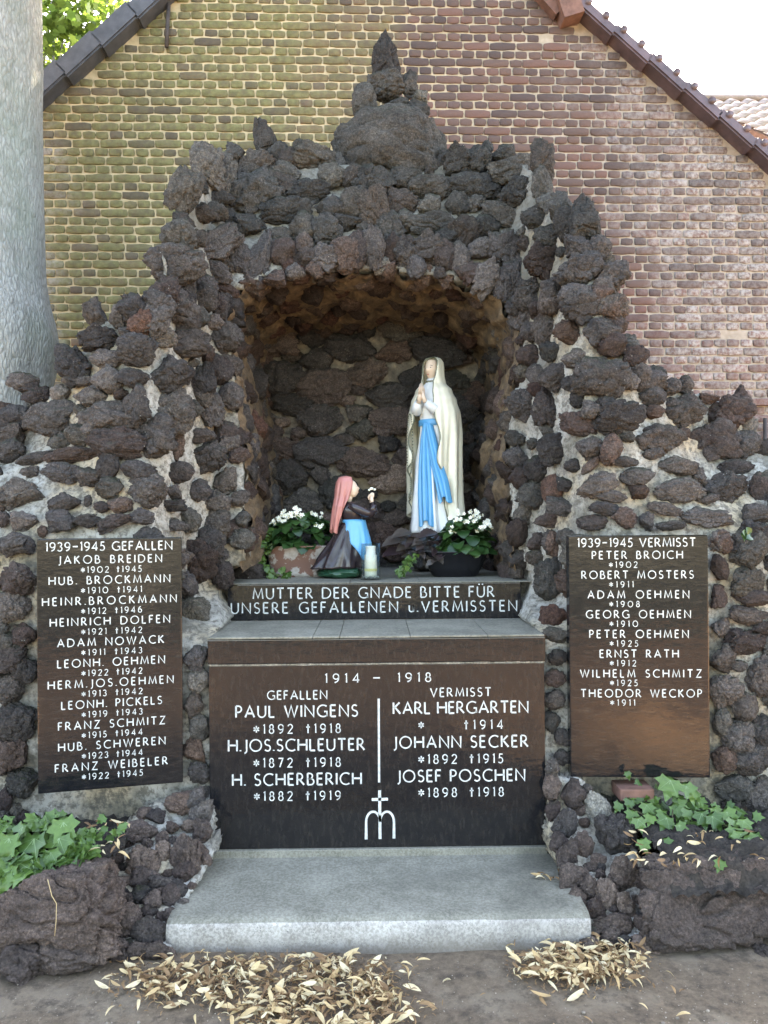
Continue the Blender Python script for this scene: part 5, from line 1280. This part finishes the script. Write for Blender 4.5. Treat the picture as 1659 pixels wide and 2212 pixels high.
def ivy_beds():
    e = empty('ivy_plant', (-1.6, -.35, .36), 0, 'lush star-leaved ivy spreading over the bed below the eleven-name plaque', 'ivy')
    def spot(u, v, Y, me, size, d=None):
        p = P(u, v, Y) - Vector(cur.location); dd = d or (pr.gauss(0, .6), -.55 + pr.gauss(0, .3), -.35 + pr.gauss(0, .45))
        o = leaf(me, cur, p, dd, (pr.gauss(0, .35), -.9, .75), size)
        if size > .055: put('vein', VEIN, o)
    cur = e
    big = [(75, 1800, .13), (137, 1765, .12), (20, 1800, .11), (128, 1800, .10), (35, 1850, .10), (70, 1845, .09), (150, 1850, .085), (10, 1880, .09), (50, 1775, .09), (110, 1830, .08)]
    for u, v, s in big: spot(u, v + 10, -.40 - (v - 1770) * .0012, pr.choice(IVY), s, (pr.gauss(0, .25), -.5, -.7))
    for i in range(230):
        u = pr.uniform(-120, 205); v = pr.uniform(1765, 1890) if u < 150 else pr.uniform(1790, 1850)
        if v > 1925 - .28 * max(0, u): continue
        spot(u, v, -.32 - (v - 1770) * .0018, pr.choice(IVY), pr.uniform(.04, .08))
    for u, v in ((215, 1800), (228, 1788), (238, 1805), (250, 1800), (262, 1790), (225, 1765), (265, 1780)): spot(u, v, -.30, pr.choice(IVY), .038)
    e = empty('ivy_plant', (1.5, -.25, .36), 0, 'bright green ivy trailing across the bed below the eight-name plaque', 'ivy'); cur = e
    def F(x, y): return 1140.5 + x * .3125, 1624 + y * .3125
    for x, y, s in ((985, 220, .10), (1090, 260, .09), (1020, 390, .075), (820, 390, .065), (1130, 370, .055), (1200, 450, .075), (1270, 470, .075), (1290, 420, .07), (1370, 440, .075), (960, 480, .07), (1040, 530, .06),
                    (700, 360, .045), (630, 385, .05), (720, 440, .055), (760, 490, .06), (850, 470, .05), (1470, 590, .08), (1520, 620, .075), (1560, 600, .075), (1440, 560, .07), (1490, 500, .06), (1580, 660, .07), (1420, 500, .06),
                    (790, 640, .055), (945, 635, .05), (1335, 785, .05), (1150, 300, .06), (1180, 340, .06), (1040, 330, .06), (1100, 430, .055), (930, 440, .05)):
        u, v = F(x, y); Y = -.05 - max(0, (v - 1740)) * .0032; spot(u, v - 8, Y - .03, pr.choice(IVY), s, (pr.gauss(0, .35), -.5, -.6))
    for i in range(55):
        x = pr.uniform(680, 1580); y = 330 + (x - 680) * .22 + pr.gauss(0, 60); u, v = F(x, y); Y = -.03 - max(0, (v - 1740)) * .003
        spot(u, v, Y, pr.choice(IVY), pr.uniform(.03, .055))
    mb = MB(); pts = [P(*F(x, y), -.04 - max(0, (F(x, y)[1] - 1740)) * .003) - Vector(e.location) for x, y in ((690, 380), (850, 460), (1000, 500), (1000, 300), (1150, 400), (1300, 470), (1450, 560), (1560, 640))]
    mb.tube(pts, .003, 5); mb.build('stem', M['stem'], e)
    e2 = empty('weed', (P(1595, 1162, 0.05).x, 0.0, P(1595, 1162, 0.0).z), 0, 'small green sprout in the masonry beside the eight-name plaque', 'plant')
    for i in range(6): leaf(pr.choice(BEG), e2, (pr.uniform(-.02, .02), -.05, pr.uniform(-.02, .02)), (pr.gauss(0, 1), -.4, pr.gauss(0, .6)), (0, -1, .4), .035)
    # root hanging over the block
    mb = MB(); mb.tube([P(u, v, -.82) for u, v in ((103, 1900), (112, 1935), (122, 1952), (121, 1990), (118, 2022))], .0013, 5); o = mb.build('dry_root', M['dry']); tag(o, 'thin pale root hanging down the rugged lava block', 'root')
ivy_beds()

# ------------------------------------------------------------------ fallen leaves
def litter():
    lr = random.Random(8)
    out = [(.0, 0), (.06, .10), (.11, .30), (.12, .55), (.08, .8), (.0, 1.0)]
    shapes = [leaf_mesh('fallen_leaf', [(x * s, y) for x, y in out], m, f, c) for m in (M['dry'], M['dry_pale'], M['dry_brown']) for s, f, c in ((1.1, .6, .5), (.8, 1.0, .3), (1.5, .4, -.6), (1.0, .8, .9))]
    pilesA, pilesB, loose = [], [], []
    def dens_a(u, v): return (v > 2078 and ((abs(u - 560) / 330) ** 2 + ((v - 2125) / 52) ** 2 < 1 or ((u - 700) / 210) ** 2 + ((v - 2190) / 50) ** 2 < 1 or ((u - 300) / 70) ** 2 + ((v - 2140) / 26) ** 2 < 1))
    def dens_b(u, v): return ((u - 1255) / 135) ** 2 + ((v - 2092) / 48) ** 2 < 1
    while len(pilesA) < 820:
        u, v = lr.uniform(230, 920), lr.uniform(2065, 2260)
        if dens_a(u + lr.gauss(0, 30), v + lr.gauss(0, 14)) and v > 2068 and lr.random() < .35 + .65 * (fbm((u * .012, v * .02, 3)) + .5): pilesA.append((u, v))
    while len(pilesB) < 380:
        u, v = lr.uniform(1100, 1400), lr.uniform(2040, 2150)
        if dens_b(u + lr.gauss(0, 26), v + lr.gauss(0, 10)): pilesB.append((u, v))
    for _ in range(60): loose.append((lr.uniform(240, 1500), lr.uniform(2085, 2280)))
    st = [(1180 + lr.uniform(-25, 40), 1895 + lr.uniform(-14, 14)) for _ in range(9)]
    def place(L, lab, group, limit, zmax, seedz):
        big = []
        for i, (u, v) in enumerate(L):
            p = PG(u, v, 0.0); h = zmax * (0.25 + .75 * lr.random()) ; z = .010 + h
            up = Vector((lr.gauss(0, .45), lr.gauss(0, .45) - .15, 1)).normalized(); d = Vector((lr.gauss(0, 1), lr.gauss(0, 1), lr.gauss(0, .2)))
            m = Matrix.Translation((p.x, p.y, z)) @ basis(d, up).to_4x4() @ Matrix.Scale(lr.choice((.022, .03, .038, .046, .055, .06)) * lr.uniform(.8, 1.15), 4); big.append((m, lr.choice(shapes)))
        for m, me in big[-limit:]:
            o = put('fallen_leaf', me); o.matrix_world = m; tag(o, lab, 'leaf', group)
        for mat in (M['dry'], M['dry_pale'], M['dry_brown']):
            mb = MB()
            for m, me in big[:-limit]:
                if me.materials[0] == mat: mb.add([m @ v.co for v in me.vertices], [tuple(q.vertices) for q in me.polygons])
            for m, me in (big[:-limit] if mat == M['dry_brown'] else []):
                if lr.random() < .5:
                    c = m.translation; d = Vector((lr.gauss(0, 1), lr.gauss(0, 1), lr.gauss(0, .25))).normalized() * lr.uniform(.02, .05); mb.tube([c, c + d * .5 + Vector((0, 0, .006)), c + d], .0012, 4)
            if mb.v: tag(mb.build('leaf_litter', mat), 'dry straw-coloured leaves lying in drifts before the step', 'leaf litter', kind='stuff')
    place(pilesA, 'dry straw-coloured leaf in the long drift before the concrete step', 'leaves in the long drift', 100, .020, 1)
    place(pilesB, 'dry straw-coloured leaf in the heap between step end and porous block', 'leaves in the heap at the step end', 55, .030, 2)
    place(loose, 'single dry leaf scattered on the bare dirt away from the drifts', 'scattered leaves', 60, .004, 3)
    # leaves on the beds
    for u, v, zz in [(lr.uniform(185, 270), lr.uniform(1775, 1850), .39) for _ in range(26)] + [(1140.5 + .3125 * lr.uniform(700, 1640), 1624 + .3125 * lr.uniform(560, 790), .375) for _ in range(42)]:
        zz -= .055; p = PG(u, v, zz); o = put('fallen_leaf', lr.choice(shapes)); up = Vector((lr.gauss(0, .4), lr.gauss(0, .4) - .3, 1)).normalized()
        o.matrix_world = Matrix.Translation((p.x, p.y, zz + .012)) @ basis((lr.gauss(0, 1), lr.gauss(0, 1), lr.gauss(0, .3)), up).to_4x4() @ Matrix.Scale(lr.uniform(.028, .055), 4)
        tag(o, 'dry leaf lying on the dark soil among ivy of the ' + ('eleven' if u < 800 else 'eight') + '-name bed', 'leaf', 'leaves on the ' + ('eleven' if u < 800 else 'eight') + '-name bed')
    for u, v in st:
        p = PG(u, v, .115); o = put('fallen_leaf', lr.choice(shapes)); o.matrix_world = Matrix.Translation((p.x, p.y, .128)) @ basis((lr.gauss(0, 1), lr.gauss(0, 1), 0), (lr.gauss(0, .3), lr.gauss(0, .3), 1)).to_4x4() @ Matrix.Scale(.05, 4)
        tag(o, 'dry leaf lying on the tread of the concrete step', 'leaf', 'leaves on the step')
    mb = MB()
    for u, v in (pilesA + pilesB) * 2:
        p = PG(u + lr.gauss(0, 26), v + lr.gauss(0, 12)); me = lr.choice(shapes)
        if p.y > -.585 and -.85 < p.x < .85: continue
        m = Matrix.Translation((p.x, p.y, lr.uniform(.006, .016))) @ basis((lr.gauss(0, 1), lr.gauss(0, 1), lr.gauss(0, .3)), (lr.gauss(0, .6), lr.gauss(0, .6), 1)).to_4x4() @ Matrix.Scale(lr.uniform(.006, .022), 4)
        mb.add([m @ w.co for w in me.vertices], [tuple(f.vertices) for f in me.polygons])
    tag(mb.build('leaf_litter', M['dry_brown']), 'brown leaf crumbs spread round the drifts before the step', 'leaf litter', kind='stuff')
    # grit on the dirt
    mb = MB()
    for _ in range(900):
        u, v = lr.uniform(-60, 1720), lr.uniform(2080, 2300); p = PG(u, v); r = lr.uniform(.0008, .0030) * (2.4 if lr.random() < .06 else 1)
        mb.ball((p.x, p.y, .004 + r * .4), (r, r * lr.uniform(.7, 1), r * .7), 5, 3)
    tag(mb.build('gravel', M['grit_stone']), 'fine pale gravel scattered over the dirt', 'gravel', kind='stuff')
litter()

# ------------------------------------------------------------------ trees
LEAFO = [(.02, 0), (.30, .02), (.22, .2), (.52, .36), (.30, .48), (.32, .72), (.12, .74), (0, 1.0)]
def tree(x, y, h, r0, crown_c, crown_r, n, size, label, seed, lean=(0, 0), bulge=None, group=None, blobs=26, taper=.45, shape=None):
    LO = shape or LEAFO; tr = random.Random(seed); e = empty('tree', (x, y, 0), 0, label, 'tree', group)
    mb = MB(); ring = []; NS, NZ = 40, 60
    for j in range(NZ + 1):
        t = j / NZ; z = -.05 + h * t; r = r0 * (1 - taper * t) + .10 * r0 * math.exp(-z * 2.2)
        if bulge: r += sum(a * math.exp(-((z - zc) / w) ** 2) for zc, w, a in bulge)
        row = []
        for k in range(NS):
            a = 2 * math.pi * k / NS; q = r * (1 + .05 * fbm((math.cos(a) * 1.2, math.sin(a) * 1.2, z * .9 + seed)) + .018 * math.sin(a * 9 + z))
            row.append((q * math.cos(a) + lean[0] * t, q * math.sin(a) + lean[1] * t, z))
        ring.append(row)
    mb.loft(ring)
    cc = Vector(crown_c); top = Vector((lean[0], lean[1], h))
    cl = []
    for i in range(blobs):
        d = Vector((tr.gauss(0, 1), tr.gauss(0, 1), tr.gauss(0, 1))).normalized() * tr.uniform(.35, 1.0); c = cc + Vector((d.x * crown_r[0], d.y * crown_r[1], d.z * crown_r[2])); cl.append((c, tr.uniform(.5, 1.1) * crown_r[0] * .30))
        if i % 2 == 0: m = top.lerp(c, .5) + Vector((tr.gauss(0, .15), tr.gauss(0, .15), .1)); mb.tube([top * .96, m, c], [r0 * .30, r0 * .16, r0 * .05], 7)
    mb.build('trunk', M['bark'], e)
    mb = MB()
    for i in range(n):
        c, r = tr.choice(cl); d = Vector((tr.gauss(0, 1), tr.gauss(0, 1), tr.gauss(0, .8))).normalized() * r * tr.random() ** .5
        m = Matrix.Translation(c + d) @ basis((tr.gauss(0, 1), tr.gauss(0, 1), tr.gauss(0, .5) - .4), (tr.gauss(0, .6), tr.gauss(0, .6), 1)).to_4x4() @ Matrix.Scale(size * tr.uniform(.7, 1.25), 4)
        vs = [m @ Vector((xx, yy, .1 * xx)) for xx, yy in LO] + [m @ Vector((-xx, yy, .1 * xx)) for xx, yy in LO[::-1][1:]]
        mb.add(vs, [tuple(range(len(vs)))])
    mb.build('crown', M['crown'], e)
    return e
q = P(88, 300, 1.9)
tree(q.x - .34, 1.9, 8.2, .36, (4.2, 0.6, 10.5), (5.8, 5.2, 1.2), 18000, .24, 'smooth grey tree trunk rising behind the grotto beside the brick gable', 4, bulge=[(2.80, .30, .085), (2.1, .5, .03)], lean=(-.02, 0), taper=.12, blobs=34, shape=[(.02, 0), (.45, .4), (0, 1.0)])  # unseen crown set off from the trunk and spread to dapple the reflected ground
q = P(195, 60, 9.0)
tree(q.x - 1.2, 9.6, 6.0, .22, (1.0, -.4, q.z + .3), (2.3, 1.5, 1.7), 2300, .15, 'sunlit leafy tree showing beyond the dark roof verge', 9, blobs=40)
LEAFO2 = [(.02, 0), (.45, .4), (0, 1.0)]
for i, (x, y, cr, n, lab) in enumerate(((-5.2, -9.6, 2.8, 6000, 'lime tree of the square set back beyond the trunk side'), (5.2, -8.6, 2.8, 6000, 'lime tree of the square set back on the pantile-house side'), (0.4, -12.5, 3.2, 7000, 'lime tree farthest across the square, in line with the step'))):
    tree(x, y, 4.6, .20, (0, .5, 6.2), (cr, cr, 1.5), n, .24, lab, 30 + i, group='trees of the square', blobs=30, shape=LEAFO2)
